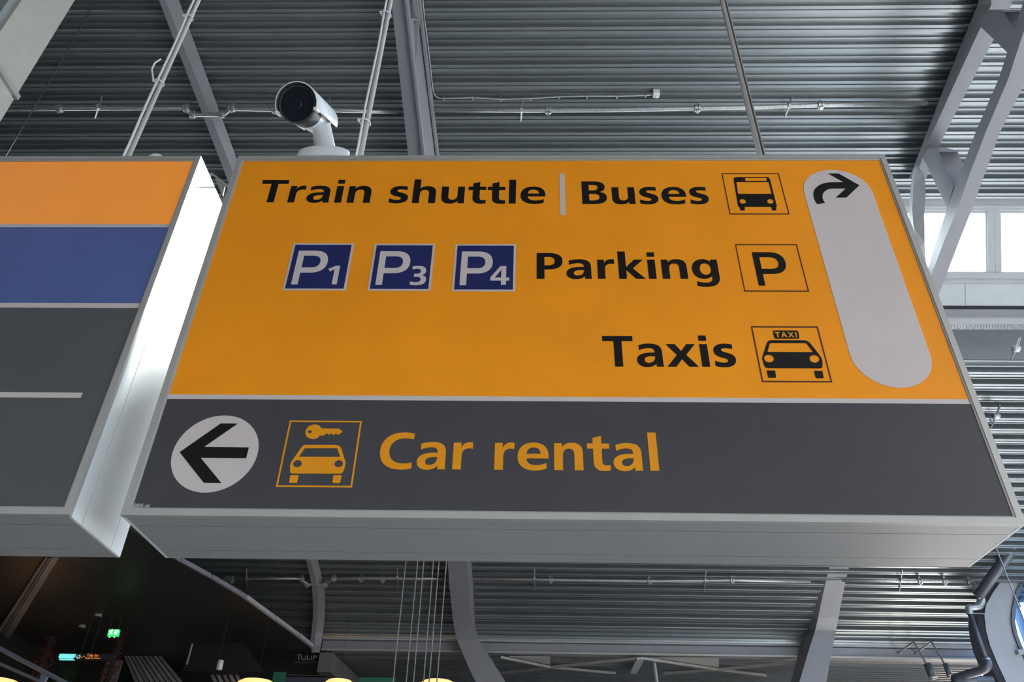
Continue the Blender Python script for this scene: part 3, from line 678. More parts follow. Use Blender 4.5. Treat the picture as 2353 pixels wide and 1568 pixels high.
# ---- letterforms (own outlines, units per 1000; M/L/C commands)
G = {
'T': (560, 'M210 0 L210 580 L15 580 L15 698 L545 698 L545 580 L350 580 L350 0'),
'r': (378, 'M55 0 L55 513 L178 513 L178 400 C190 470 240 523 310 523 C330 523 350 521 362 517 L362 393 C345 400 325 403 300 403 C225 403 190 345 190 265 L190 0'),
'a': (540, 'M365 0 L362 72 C330 17 270 -11 205 -11 C100 -11 35 52 35 145 C35 262 140 315 290 315 L350 315 L350 328 C350 395 315 420 245 420 C190 420 130 400 85 370 L80 482 C130 508 195 524 265 524 C410 524 480 465 480 320 L480 110 C480 60 483 30 488 0|M352 232 C352 135 300 82 235 82 C190 82 165 110 165 148 C165 208 220 232 300 232'),
'i': (245, 'M55 0 L55 513 L190 513 L190 0|M55 592 L55 713 L190 713 L190 592'),
'n': (560, 'M55 0 L55 513 L178 513 L178 435 C205 490 260 524 335 524 C455 524 505 445 505 330 L505 0 L370 0 L370 285 C370 360 350 410 290 410 C220 410 190 355 190 270 L190 0'),
's': (436, 'M36 22 L43 138 C85 110 140 90 190 90 C238 90 266 106 266 138 C266 170 235 185 165 208 C85 235 40 280 40 360 C40 465 130 524 245 524 C300 524 340 516 378 506 L368 396 C335 412 290 422 250 422 C205 422 176 408 176 378 C176 347 215 335 275 312 C352 285 404 250 404 160 C404 50 315 -11 195 -11 C135 -11 80 0 36 22'),
'h': (560, 'M55 0 L55 735 L190 735 L190 445 C220 495 270 524 335 524 C455 524 505 445 505 330 L505 0 L370 0 L370 285 C370 360 350 410 290 410 C220 410 190 355 190 270 L190 0'),
'u': (560, 'M505 513 L505 0 L382 0 L382 78 C355 23 300 -11 225 -11 C105 -11 55 68 55 183 L55 513 L190 513 L190 228 C190 153 210 103 270 103 C340 103 370 158 370 243 L370 513'),
't': (378, 'M105 513 L105 620 L240 663 L240 513 L360 513 L360 412 L240 412 L240 190 C240 125 258 92 308 92 C328 92 348 97 362 103 L366 4 C340 -6 305 -11 268 -11 C160 -11 105 50 105 160 L105 412 L15 412 L15 513'),
'l': (245, 'M55 0 L55 735 L190 735 L190 0'),
'e': (552, 'M520 218 L175 218 C180 130 235 90 320 90 C385 90 440 108 485 135 L485 30 C435 3 375 -11 305 -11 C135 -11 35 85 35 252 C35 410 125 524 285 524 C455 524 520 410 520 260|M175 306 C182 380 215 430 285 430 C355 430 392 385 395 306'),
'B': (600, 'M60 0 L60 698 L300 698 C440 698 520 640 520 525 C520 440 475 385 400 368 C490 358 550 295 550 200 C550 65 455 0 300 0|M200 413 L200 592 L280 592 C345 592 380 568 380 508 C380 445 340 413 280 413|M200 106 L200 312 L285 312 C360 312 405 280 405 210 C405 140 365 106 285 106'),
'P': (560, 'M60 0 L60 698 L270 698 C440 698 530 625 530 475 C530 325 430 250 270 250 L200 250 L200 0|M200 358 L200 590 L275 590 C350 590 388 550 388 475 C388 400 345 358 275 358'),
'Q': (600, 'M60 0 L60 698 L330 698 C490 698 575 620 575 470 C575 320 480 238 320 238 L165 238 L165 0|M165 345 L165 592 L320 592 C410 592 455 550 455 470 C455 388 410 345 320 345'),
'k': (528, 'M55 0 L55 735 L190 735 L190 310 L345 513 L505 513 L310 275 L525 0 L355 0 L190 232 L190 0'),
'g': (560, 'M505 513 L505 55 C505 -115 430 -212 240 -212 C185 -212 130 -200 85 -180 L95 -65 C140 -90 190 -105 240 -105 C335 -105 372 -55 372 20 L372 75 C345 25 290 0 232 0 C95 0 35 115 35 255 C35 400 115 524 245 524 C310 524 355 495 382 440 L382 513|M270 105 C335 105 370 165 370 255 C370 350 335 412 275 412 C205 412 175 340 175 255 C175 170 210 105 270 105'),
'x': (545, 'M5 0 L190 262 L15 513 L175 513 L275 352 L375 513 L525 513 L352 265 L540 0 L378 0 L270 170 L160 0'),
'C': (602, 'M558 568 C515 585 470 592 425 592 C270 592 188 490 188 350 C188 200 280 105 425 105 C475 105 520 113 560 130 L568 20 C530 0 470 -11 400 -11 C170 -11 42 125 42 345 C42 570 180 709 405 709 C465 709 520 700 568 680'),
'1': (400, 'M190 0 L190 560 L75 480 L15 575 L210 698 L325 698 L325 0'),
'3': (520, 'M45 15 L55 130 C100 108 150 97 200 97 C275 97 335 120 335 200 C335 270 285 305 190 305 L135 305 L135 408 L185 408 C275 408 320 440 320 505 C320 570 275 600 215 600 C160 600 115 590 75 570 L68 678 C115 698 170 709 230 709 C370 709 465 645 465 530 C465 440 420 385 335 363 C430 350 485 290 485 195 C485 60 380 -11 215 -11 C155 -11 95 -4 45 15'),
'4': (540, 'M305 0 L305 155 L20 155 L20 270 L275 698 L435 698 L435 265 L520 265 L520 155 L435 155 L435 0|M305 265 L305 560 L130 265'),
'0': (540, 'M270 -11 C110 -11 35 120 35 345 C35 575 110 709 270 709 C430 709 505 575 505 345 C505 120 430 -11 270 -11|M270 95 C345 95 372 190 372 345 C372 505 345 600 270 600 C195 600 168 505 168 345 C168 190 195 95 270 95'),
'-': (330, 'M45 205 L45 310 L285 310 L285 205'),
'w': (780, 'M150 0 L5 513 L140 513 L235 150 L330 513 L465 513 L560 150 L650 513 L775 513 L630 0 L485 0 L395 355 L305 0'),
'A': (640, 'M5 0 L245 698 L395 698 L635 0 L485 0 L435 150 L200 150 L150 0|M238 260 L400 260 L320 520'),
'X': (640, 'M5 0 L225 362 L20 698 L185 698 L318 470 L450 698 L610 698 L405 365 L630 0 L460 0 L312 250 L165 0'),
'I': (260, 'M60 0 L60 698 L200 698 L200 0'),
}
def glyph(ch, n=8):
    loops = []
    for sub in G[ch][1].split('|'):
        tok = sub.replace('M', ' M ').replace('L', ' L ').replace('C', ' C ').split(); i = 0; cur = None; lp = []
        while i < len(tok):
            c = tok[i]
            if c in 'ML': cur = (float(tok[i+1]), float(tok[i+2])); lp.append(cur); i += 3
            else:
                a = [float(v) for v in tok[i+1:i+7]]; i += 7
                for k in range(1, n+1):
                    t_ = k/n; u = 1-t_
                    lp.append((cur[0]*u**3+3*a[0]*t_*u*u+3*a[2]*t_*t_*u+a[4]*t_**3, cur[1]*u**3+3*a[1]*t_*u*u+3*a[3]*t_*t_*u+a[5]*t_**3))
                cur = (a[4], a[5])
        if (Vector(lp[0])-Vector(lp[-1])).length < 1: lp.pop()
        loops.append(lp)
    return loops
def word_loops(s, track=0):
    x = 0; out = []
    for ch in s:
        if ch == ' ': x += 275; continue
        for lp in glyph(ch): out.append([(a+x, b) for a, b in lp])
        x += G[ch][0]+track
    return out
def place_word(s, x0, x1, b0, b1, cap, capu=698, track=0):
    """x0,x1: plane x of the ink extents; b0,b1: baseline z at both ends; cap: z of a mark capu units high at left"""
    L = word_loops(s, track); mn = min(p[0] for l in L for p in l); mx = max(p[0] for l in L for p in l)
    sx = (x1-x0)/(mx-mn); sz = (cap-b0)/capu
    return [[(x0+(a-mn)*sx, lerp(b0, b1, (a-mn)/(mx-mn))+b*sz) for a, b in l] for l in L]
def word(name, s, L, R, base0, base1, cap, m, parent, layer=1, capu=698, label=None, track=0):
    """L,R px points at the ink extremes, base0/base1 px points on the baseline, cap px point at cap height; one part per word"""
    loops = place_word(s, pl(*L)[0], pl(*R)[0], pl(*base0)[1], pl(*base1)[1], pl(*cap)[1], capu, track); k = 0; o = None
    for w in s.split(' '):
        n = sum(len(G[ch][1].split('|')) for ch in w)
        o = shape(name, loops[k:k+n], m, parent, layer, (label.rsplit(' ', len(s.split(' ')))[0]+' '+w) if label and ' ' in s else label); k += n
    return o
word('lettering', 'Train shuttle', (603.5, 418), (1253.5, 451), (615, 465.3), (1187, 468.4), (640, 414.3), 'black', S1, label='black lettering Train shuttle')
word('lettering', 'Buses', (1336.5, 430), (1628.6, 457), (1345, 469.3), (1450, 469.3), (1345, 417.5), 'black', S1, label='black lettering Buses')
word('lettering', 'Parking', (1233.3, 610), (1655.2, 645), (1240, 641.2), (1579, 641), (1240, 582), 'black', S1, label='black lettering Parking')
word('lettering', 'Taxis', (1383.7, 779), (1692, 832), (1420, 843), (1625, 843.2), (1400, 773), 'black', S1, label='black lettering Taxis')
word('lettering', 'Car rental', (872.3, 1046), (1515, 1083), (1040, 1080), (1505, 1082.8), (910, 994.5), 'textyellow', S1, label='yellow lettering Car rental', capu=709)
word('sign_number', '004-w', (306.5, 1164), (346, 1160), (305, 1167.2), (343, 1167.2), (306, 1158), 'white', S1, label='tiny white lettering 004-w')
bb = crop(1220, 380, 4.9, [(321, 95), (379, 95), (387, 560), (331, 560)]); Q = px(bb)
shape('vertical_bar', [[((Q[0][0]+Q[3][0])/2, Q[3][1]), ((Q[1][0]+Q[2][0])/2, Q[3][1]), ((Q[1][0]+Q[2][0])/2, Q[0][1]), ((Q[0][0]+Q[3][0])/2, Q[0][1])]], 'white', S1, label='white upright bar')
# parking tiles
def tile(outer, ch, Pl, Pr, Pb, Pt, nl, nr, nb, ntp, lab):
    Q = px(outer); fl = frame_loops(Q, .010, .010)
    o = shape('parking_tile', [fl[0]], 'white', S1, 1, lab)
    shape('blue_field', [fl[1]], 'blue', o, 2)
    word('letter', 'Q', Pl, Pr, Pb, Pb, Pt, 'white', o, 3)
    word('numeral', ch, nl, nr, nb, nb, ntp, 'white', o, 3)
k = 4.9
def ca_(x, y): return (580+x/k, 380+y/k)
def cb_(x, y): return (880+x/k, 380+y/k)
tile([ca_(465, 882), ca_(1145, 882), ca_(1052, 1412), ca_(340, 1412)], '1', ca_(437, 1347), ca_(852, 1080), ca_(437, 1347), ca_(560, 968), ca_(853, 1190), ca_(950, 1347), ca_(950, 1347), ca_(970, 1138), 'blue parking tile P1')
tile([ca_(1382, 888), cb_(590, 888), cb_(533, 1418), ca_(1293, 1415)], '3', ca_(1385, 1353), ca_(1780, 1090), ca_(1385, 1353), ca_(1500, 975), cb_(300, 1352), cb_(494, 1220), cb_(400, 1354), cb_(420, 1142), 'blue parking tile P3')
tile([cb_(818, 892), cb_(1500, 892), cb_(1487, 1425), cb_(775, 1420)], '4', cb_(862, 1357), cb_(1237, 1100), cb_(862, 1357), cb_(1000, 978), cb_(1208, 1300), cb_(1422, 1290), cb_(1370, 1352), cb_(1370, 1142), 'blue parking tile P4')
# bus pictogram
D_ = lambda lp: px(crop(1620, 380, 4.706, lp))
fr = frame_loops(D_([(180, 88), (800, 88), (912, 533), (265, 533)]), .0045, .0055)
o = shape('bus_pictogram', fr, 'redline', S1, 1, 'square bus pictogram')
shape('bus_figure', [D_(rnd([(308, 140), (345, 130), (680, 130), (700, 145), (778, 449), (768, 451), (772, 489), (726, 491), (716, 451), (430, 451), (430, 491), (384, 491), (375, 451), (358, 449)], 10)),
    D_(rnd([(432, 138), (662, 138), (669, 172), (438, 172)], 8)), D_(rnd([(338, 183), (688, 183), (720, 311), (357, 311)], 8)), D_(arc(408, 392, 34, 25, rot=.15)), D_(arc(706, 392, 34, 25, rot=.15))], 'black', o, 1)
# parking square
fr = frame_loops(D_([(325, 855), (993, 855), (1125, 1368), (425, 1368)]), .0045, .0055)
o = shape('parking_pictogram', fr, 'redline', S1, 1, 'square with a black letter P')
word('letter', 'Q', (1743.7, 656.9), (1806.7, 611), (1750, 656.9), (1750, 656.9), (1745, 580.2), 'black', o, 1)
# taxi pictogram
E_ = lambda lp: px(crop(1700, 730, 9.222, lp))
fr = frame_loops(E_([(232, 188), (1655, 192), (1958, 1380), (470, 1372)]), .0055, .006)
o = shape('taxi_pictogram', fr, 'redline', S1, 1, 'square taxi pictogram')
shape('taxi_figure', [E_(rnd([(468, 865), (570, 545), (600, 500), (650, 484), (1380, 486), (1450, 510), (1500, 560), (1690, 800), (1740, 880), (1752, 950), (1750, 1060), (1722, 1080), (575, 1076), (540, 1055), (515, 1020)], 30)),
    E_(rnd([(640, 545), (1405, 547), (1552, 738), (582, 732)], 22)), E_(arc(618, 873, 104, 80, rot=.2)), E_(arc(1580, 880, 104, 80, rot=.2))], 'black', o, 1)
shape('wheel', [E_(rnd([(568, 1125), (745, 1126), (772, 1280), (602, 1281)], 28, which=(2, 3)))], 'black', o, 1)
shape('wheel', [E_(rnd([(1570, 1132), (1748, 1134), (1780, 1290), (1608, 1290)], 28, which=(2, 3)))], 'black', o, 1)
shape('roof_sign', [E_(rnd([(690, 278), (1233, 280), (1268, 452), (733, 450)], 40))], 'black', o, 1)
q0 = (1700+728/9.222, 730+318/9.222); q1 = (1700+1216/9.222, 730+430/9.222)
shape('lettering', place_word('TAXI', pl(*q0)[0], pl(*q1)[0], pl(1790, 730+428/9.222)[1], pl(1830, 730+430/9.222)[1], pl(1790, 730+316/9.222)[1], track=60), 'textyellow', o, 2, 'yellow lettering TAXI')
# white capsule and turning arrow
xa0 = pl(1846, 437)[0]; xa1 = pl(2003, 437)[0]; xa0 = (xa0+pl(1945, 790)[0])/2; xa1 = (pl(2137, 815)[0]+xa1)/2
zt_ = pl(1905, 391)[1]; zb2 = pl(2070, 892)[1]; R_ = (xa1-xa0)/2; cx = (xa0+xa1)/2
lp = [(cx+R_*math.cos(PI*k/24), zt_-R_+R_*math.sin(PI*k/24)) for k in range(25)]+[(cx-R_*math.cos(PI*k/24), zb2+R_-R_*math.sin(PI*k/24)) for k in range(25)]
o = shape('white_capsule', [lp], 'white', S1, 1, 'tall white capsule with a turning arrow')
ar = smooth_path([(1412, 255, 0), (1375, 256, 0), (1330, 264, 0), (1288, 292, 0), (1270, 330, 0), (1275, 375, 0), (1298, 411, 0)], 4)
br_ = smooth_path([(1212, 424, 0), (1182, 375, 0), (1171, 325, 0), (1177, 278, 0), (1208, 238, 0), (1262, 206, 0), (1330, 190, 0), (1400, 187, 0)], 4)
shape('turning_arrow', [D_([(1328, 92), (1440, 92), (1668, 220), (1528, 353), (1412, 353), (1522, 255)]+[(v.x, v.y) for v in ar]+[(v.x, v.y) for v in br_]+[(1497, 187)])], 'black', o, 2, 'black arrow turning right')
# left arrow roundel
F_ = lambda lp: px(crop(370, 940, 4.706, lp))
ct = [pl(516.6, 954.9), pl(470, 1133.8), pl(391.2, 1062), pl(596.3, 1021.8)]
cz = (ct[0][1]+ct[1][1])/2; cxx = (ct[2][0]+ct[3][0])/2; rr = ((ct[0][1]-ct[1][1])/2+(ct[3][0]-ct[2][0])/2)/2
o = shape('white_roundel', [[(cxx+rr*math.cos(2*PI*k/64), cz+rr*math.sin(2*PI*k/64)) for k in range(64)]], 'white', S1, 1, 'white disc with a left arrow')
shape('left_arrow', [F_([(203, 472), (650, 160), (832, 162), (468, 415), (952, 420), (922, 537), (432, 533), (655, 805), (465, 803)])], 'black', o, 2, 'black arrow pointing left')
# car rental pictogram
fr = frame_loops(F_([(1395, 130), (2175, 132), (2065, 850), (1240, 848)]), .0065, .0065)
o = shape('car_rental_pictogram', fr, 'textyellow', S1, 1, 'square car and key pictogram')
ky = [(v.x, v.y) for v in smooth_path([(1738, 215, 0), (1710, 182, 0), (1665, 171, 0), (1612, 183, 0), (1575, 218, 0), (1561, 262, 0), (1585, 308, 0), (1640, 328, 0), (1690, 317, 0), (1716, 292, 0)], 4)]
shape('key_figure', [F_(ky+[(1758, 292), (1792, 265), (1815, 286), (1842, 267), (1866, 286), (1893, 267), (1915, 286), (1963, 252), (1930, 215)]), F_(arc(1610, 250, 21, 17))], 'textyellow', o, 1)
shape('car_figure', [F_(rnd([(1397, 600), (1410, 575), (1515, 425), (1540, 395), (1570, 392), (1900, 393), (1935, 405), (1950, 430), (1997, 585), (1993, 620), (1968, 690), (1945, 703), (1410, 701), (1397, 690)], 18)),
    F_([(1555, 428), (1905, 428), (1940, 521), (1492, 520)]), F_(arc(1477, 595, 47, 38, rot=-.2)), F_(arc(1922, 595, 47, 38, rot=-.2))], 'textyellow', o, 1)
shape('wheel', [F_(rnd([(1399, 720), (1489, 720), (1472, 803), (1385, 803)], 14, which=(2, 3)))], 'textyellow', o, 1)
shape('wheel', [F_(rnd([(1866, 720), (1955, 720), (1938, 805), (1853, 803)], 14, which=(2, 3)))], 'textyellow', o, 1)

# ---- hanging rods with cables
def rod(xb, yb, xt, yt, r, lab, cab=None, ties=()):
    """vertical rod standing on the sign casing, up to the roof"""
    p = onY(xb, yb, .2); q = onY(xt, yt, .2); x = (p.x+q.x)/2
    top = UPZ(.2)-.02
    t = empty('suspension_rod', (x, .2, ZT), lab, 'rod')
    MB().tube([(x, .2, ZT), (x, .2, top)], r, 12).obj('rod', 'alu', t, True)
    MB().lathe((x, .2, ZT), (0, 0, 1), [(r*2.2, 0), (r*2.2, .012), (r*1.5, .015), (r*1.5, .04), (r, .042)], 12).obj('foot_nut', 'galv', t)
    if cab:
        P = []
        for i in range(25):
            z = lerp(ZT, top, i/24); P.append((x+cab+.003*math.sin(i*2.1)*(0 if i in (0, 24) else 1), .2-.012, z))
        MB().tube(smooth_path(P, 3), .0075, 8).obj('data_cable', 'plasticw', t, True)
    for (tx, ty, tail) in ties:
        z = onY(tx, ty, .2).z; c = Vector((x+cab*.5, .196, z))
        mb = MB(); ring = []
        rr = r+abs(cab)*.6+.004
        mb.tube([c+Vector((rr*math.cos(a), rr*.9*math.sin(a), .0-.008*math.cos(a))) for a in [2*PI*k/16 for k in range(17)]], .0035, 6)
        mb.box(tuple(c+Vector((-rr-.008, -.02, -.0))), tuple(c+Vector((-rr+.006, -.006, .012))))
        if tail:
            mb.tube([c+Vector((-rr, -.015, .0)), c+Vector((-rr-.030, -.03, .09)), c+Vector((-rr-.030, -.03, .15)), c+Vector((-rr-.004, -.03, .19))], .005, 6)
        mb.obj('cable_tie', 'plasticw', t)
    return t
rod(304, 340, 452, 10, .0125, 'bright suspension rod holding the left sign, with a zip tie tail sticking up', -.020, ((363, 192, 1), (432, 42, 0)))
rod(834, 350, 893, 10, .0145, 'bright suspension rod of the yellow sign just right of the security camera', -.021, ((840, 283, 0), (884, 35, 0)))
t3 = rod(1742, 350, 1664, 0, .0125, 'plain suspension rod above the right half of the yellow sign')
o = t3.children[0]; x = sum(v.co.x for v in o.data.vertices)/len(o.data.vertices)
for sx_ in (-.0155, .0155):
    MB().box((x+sx_-.003, .18, ZT), (x+sx_+.003, .205, UPZ(.2)-.02)).obj('channel_edge', 'alu', t3)
x = onY(1750, 350, .24).x; x2 = onY(1670, 0, .24).x
t = MB().tube(smooth_path([(x, .24, ZT), (x-.004, .24, ZT+.7), ((x+x2)/2, .24, UPZ(.24)-.02)], 4), .0045, 6).obj('black_cable', 'rubber'); tag(t, 'thin black cable hanging beside the right suspension rod', 'cable')
x = onY(24, 340, .3).x
t = MB().tube([(x, .3, ZT), (x, .3, UPZ(.3))], .003, 6).obj('thin_wire', 'rubber'); tag(t, 'very thin dark wire rising at the far left of the picture', 'wire')
# dome on the left sign, link rod between the two signs
c = onY(368, 353, .06); c = Vector((c.x, .06, ZT))
t = empty('dome_sensor', c, 'small white dome sitting on top of the left sign', 'sensor')
MB().lathe(c, (0, 0, 1), [(.05, 0), (.05, .012), (.047, .028), (.038, .045), (.022, .056), (.004, .06)], 20).obj('dome', 'plasticw', t, True)
MB().lathe(c, (0, 0, 1), [(.054, 0), (.054, .008), (.05, .010)], 20).obj('base_ring', 'alu', t, True)
t = empty('link_bracket', (XR2+.09, .3, ZT-.3), 'short bright rod and plate in the gap between the two signs', 'bracket')
p1, p2 = onY(486, 398, .3), onY(531, 434, .3)
MB().tube([(XR2-.12, .3, ZT), p1, p2, (.10, .3, ZT)], .008, 8).obj('link_rod', 'alu', t, True)
MB().prism([onY(x, y, .31) for x, y in ((494, 409), (517, 428), (512, 450), (504, 434))], (0, .006, 0)).obj('plate', 'alu', t)
c = onY(2027, 352, .02)
t = MB().tube([(c.x-.004, .02, ZT), (c.x+.004, .02, ZT+.008), (c.x-.004, .02, ZT+.017)], .002, 6).obj('wire_clip', 'plasticw'); tag(t, 'tiny white clip on the top right corner of the yellow sign', 'clip')

# ---- security camera on the sign
cy = .045; c = onY(743, 356, cy); cx0 = c.x
t = empty('security_camera', (cx0, cy, ZT), 'white bullet security camera on top of the yellow sign', 'security camera')
MB().lathe((cx0, cy, ZT), (0, 0, 1), [(.135, 0), (.135, .045), (.132, .078), (.118, .088), (.05, .093)], 40, 1, 1).obj('base_plate', 'plasticw', t, True)
o = t.children[0]
for v in o.data.vertices: v.co.y = cy+(v.co.y-cy)*.30
top = onY(739, 268, .075)
def ell(c_, rx, ry): return [Vector((c_.x+rx*math.cos(a), c_.y+ry*math.sin(a), c_.z)) for a in [2*PI*k/28 for k in range(28)]]
MB().loft([ell(Vector((cx0+.002, cy+.0, ZT+.085)), .060, .036), ell(Vector((cx0+.002, cy+.01, ZT+.10)), .056, .036), ell(top+Vector((.004, 0, -.05)), .050, .036), ell(top, .045, .036)]).obj('neck', 'plasticw', t, True)
Fp = onY(684, 240, -.13); Rp = onY(731, 277, .10); ax = (Fp-Rp).normalized(); L_ = (Fp-Rp).length
rad = 43*((Fp-CAM).dot(FW))/FPX
def ringat(h, r, n=40, a0=0, a1=2*PI, sq=1):
    s_ = ax.cross(Vector((0, 0, 1))).normalized(); u_ = s_.cross(ax)
    return [Rp+ax*h+s_*math.cos(a0+(a1-a0)*k/(n if a1-a0 > 6.2 else n-1))*r+u_*math.sin(a0+(a1-a0)*k/(n if a1-a0 > 6.2 else n-1))*r for k in range(n)]
MB().loft([ringat(-.03, rad*.55, 10), ringat(0, rad*.82, 10), ringat(L_*.55, rad*.92, 10), ringat(L_*.6, rad*.92, 10)]).obj('body', 'plasticw', t)
MB().loft([ringat(L_*.6, rad*.93), ringat(L_*.97, rad*1.03), ringat(L_+.012, rad*1.03), ringat(L_+.014, rad*.95), ringat(L_+.004, rad*.93)]).obj('front_ring', 'hoodin', t, True)
MB().loft([ringat(L_-.004, rad*.95), ringat(L_+.006, rad*.95)]).obj('lens_window', 'lens', t)
MB().loft([ringat(L_+.006, rad*.24, 24), ringat(L_+.008, rad*.20, 24)]).obj('lens', 'lens', t)
A0, A1 = -.12*PI, 1.12*PI
def shell(h0, h1, ra, rb, th, name, m):
    n = 36; o = []
    for h in (h0, h1):
        outer = ringat(h, ra if h == h0 else rb, n, A0, A1); inner = ringat(h, (ra if h == h0 else rb)-th, n, A0, A1); o.append(outer+inner[::-1])
    return MB().loft(o).obj(name, m, t, True)
shell(-.03, L_+.022, rad*1.06, rad*1.18, .006, 'sun_hood', 'plasticw')
shell(.02, L_+.021, rad*1.00, rad*1.12, .004, 'hood_lining', 'hoodin')
for a in (A0, A1):
    s_ = ax.cross(Vector((0, 0, 1))).normalized(); u_ = s_.cross(ax); p = Rp+ax*(L_+.03)+(s_*math.cos(a)+u_*math.sin(a))*rad*1.14
    MB().tube([p, p-ax*.045], .010, 8).obj('hood_clip', 'plasticw', t)

# ---- six wires behind the sign
for i, (xb, yb, xt, yt) in enumerate(((933, 1287, 903, 1568), (960, 1287, 933, 1568), (974, 1287, 950, 1568), (996, 1287, 973, 1568), (1009, 1287, 986, 1568), (1026, 1287, 1004, 1568))):
    Yw = 9.0; a = onY(xb, yb, Yw); b = onY(xt, yt, Yw); x = (a.x+b.x)/2
    t = MB().tube([(b.x, Yw, 1.2), (b.x, Yw, b.z), (a.x, Yw, a.z), (a.x, Yw, LOZ(Yw)-.06)], .0095, 6).obj('suspension_wire', 'wire')
    tag(t, '%s of six thin steel wires hanging down below the yellow sign' % ('leftmost', 'second from left', 'third from left', 'fourth from left', 'fifth from left', 'rightmost')[i], 'wire', 'steel wires hanging behind the yellow sign')

# ================================================================== dark shop zone, lower left
def quadZ(name, pts, z, th, m, parent=None):
    return MB().prism([onZ(x, y, z) for x, y in pts], (0, 0, th)).obj(name, m, parent)
def boxpx(name, x0, y0, x1, y1, Y, d, m, parent=None):
    a = onY(x0, y0, Y); b = onY(x1, y1, Y)
    return MB().box((a.x, Y, b.z), (b.x, Y+d, a.z)).obj(name, m, parent)
t = empty('glazing_rail', onZ(65, 1386, 5.9), 'wide grooved grey rail slanting across the black ceiling at the lower left', 'rail')
quadZ('rail_body', [(104, 1283), (135, 1283), (-30, 1552), (-30, 1490)], 5.9, .08, 'steel', t)
quadZ('groove', [(110, 1283), (113, 1283), (-30, 1512), (-30, 1507)], 5.89, .02, 'core', t)
quadZ('groove', [(117, 1283), (119, 1283), (-30, 1525), (-30, 1522)], 5.89, .02, 'core', t)
t = empty('floor_rail', onY(70, 1530, 11), 'upper thin grey rail sloping down to the right at the lower left corner', 'rail')
MB().tube([onY(-10, 1486, 11), onY(165, 1578, 11)], .035, 8).obj('rail', 'steel', t)
t = empty('floor_rail', onY(50, 1550, 11), 'lower thin grey rail sloping down to the right at the lower left corner', 'rail')
MB().tube([onY(-10, 1522, 11), onY(95, 1568, 11)], .025, 8).obj('rail', 'steel', t)
t = MB().prism([onY(x, y, 11.2) for x, y in ((97, 1545), (112, 1550), (98, 1575), (84, 1575))], (0, .05, 0)).obj('slanted_board', 'arch'); tag(t, 'small pale blue slanted board at the lower left corner', 'board')
# dark back wall of shop with step
t = boxpx('wall_shop', -200, 1440, 770, 1640, 17.6, .3, 'darkwall'); tag(t, kind='structure')
t = boxpx('trim_shop', 40, 1440, 350, 1443, 17.5, .06, 'soffit'); tag(t, kind='structure')
for (x, y, l) in ((225, 1417, 'right'), (188, 1442, 'left')):
    c = onZ(x, y, 5.95); t = empty('dome_camera', c, '%s of two small white dome cameras under the black ceiling' % l, 'camera')
    MB().lathe(c+Vector((0, 0, .05)), (0, 0, -1), [(.07, 0), (.07, .05), (.06, .06)], 16).obj('housing', 'alu', t, True)
    MB().lathe(c+Vector((0, 0, -.01)), (0, 0, -1), [(.05, 0), (.045, .03), (.02, .05)], 16).obj('dome', 'lens', t, True)
# exit sign
c = onY(260, 1452, 12); t = empty('exit_sign', c, 'small lit green exit sign with a running figure under the black ceiling', 'sign')
P = [onY(x, y, 12) for x, y in ((250, 1447), (274, 1447), (270, 1462), (246, 1462))]
MB().prism(P, (0, .06, 0)).obj('housing', 'greenlit', t)
MB().prism([onY(x, y, 11.99) for x, y in ((264, 1448), (272, 1448), (269, 1459), (262, 1459))], (0, .004, 0)).obj('doorway', 'whitelit', t)
mb = MB()
for a, b, r in (((256, 1449), (254, 1454), .012), ((254, 1454), (251, 1459), .009), ((254, 1454), (258, 1458), .009), ((255, 1450), (259, 1453), .007), ((255, 1450), (251, 1452), .007)):
    mb.tube([onY(a[0], a[1], 11.99), onY(b[0], b[1], 11.99)], r, 6)
mb.lathe(onY(257.5, 1448, 11.99), (0, 1, 0), [(.014, 0), (.014, .01)], 10).obj('running_figure', 'whitelit', t)
for x in (251, 272):
    p = onY(x, 1447, 12.03); MB().tube([p, Vector((p.x, p.y, 6.0))], .006, 6).obj('hanger', 'rubber', t)
for x in (252, 263):
    MB().lathe(onY(x, 1463.5, 11.99), (0, 0, -1), [(.012, 0), (.012, .02)], 8).obj('indicator_lamp', 'whitelit', t)
# small direction board
Yb = 11.6
t = empty('hotel_sign', onY(245, 1500, Yb), 'small black hanging board with a cyan end and tiny orange hotel lettering', 'sign')
boxpx('board', 172, 1502, 258, 1518, Yb, .06, 'darkwall', t)
boxpx('cyan_screen', 137, 1503, 173, 1512, Yb, .05, 'cyanlit', t)
boxpx('cyan_strip', 136, 1514, 170, 1517, Yb, .05, 'cyanlit', t)
c = onY(180, 1510, Yb-.01); MB().lathe(c, (0, 1, 0), [(.034, 0), (.034, .008)], 24).obj('roundel', 'whiteprint', t)
mb = MB().tube([onY(180, 1514, Yb-.014), onY(180, 1506.5, Yb-.014)], .006, 6).tube([onY(177, 1510, Yb-.014), onY(180, 1506.5, Yb-.014), onY(183, 1510, Yb-.014)], .006, 6); mb.obj('up_arrow', 'core', t)
for a in ((187, 1511), (192, 1509)):
    mb = MB().tube([onY(a[0], a[1]+1, Yb-.005), onY(a[0]+3, a[1]-1, Yb-.005)], .006, 6); mb.obj('bed_symbol', 'orangelit', t)
for sx_ in (210, 232):
    MB().tube([onY(sx_-24, 1502, Yb), Vector((onY(sx_-24, 1502, Yb).x, Yb, 6.0))], .005, 6).obj('hanger', 'rubber', t)
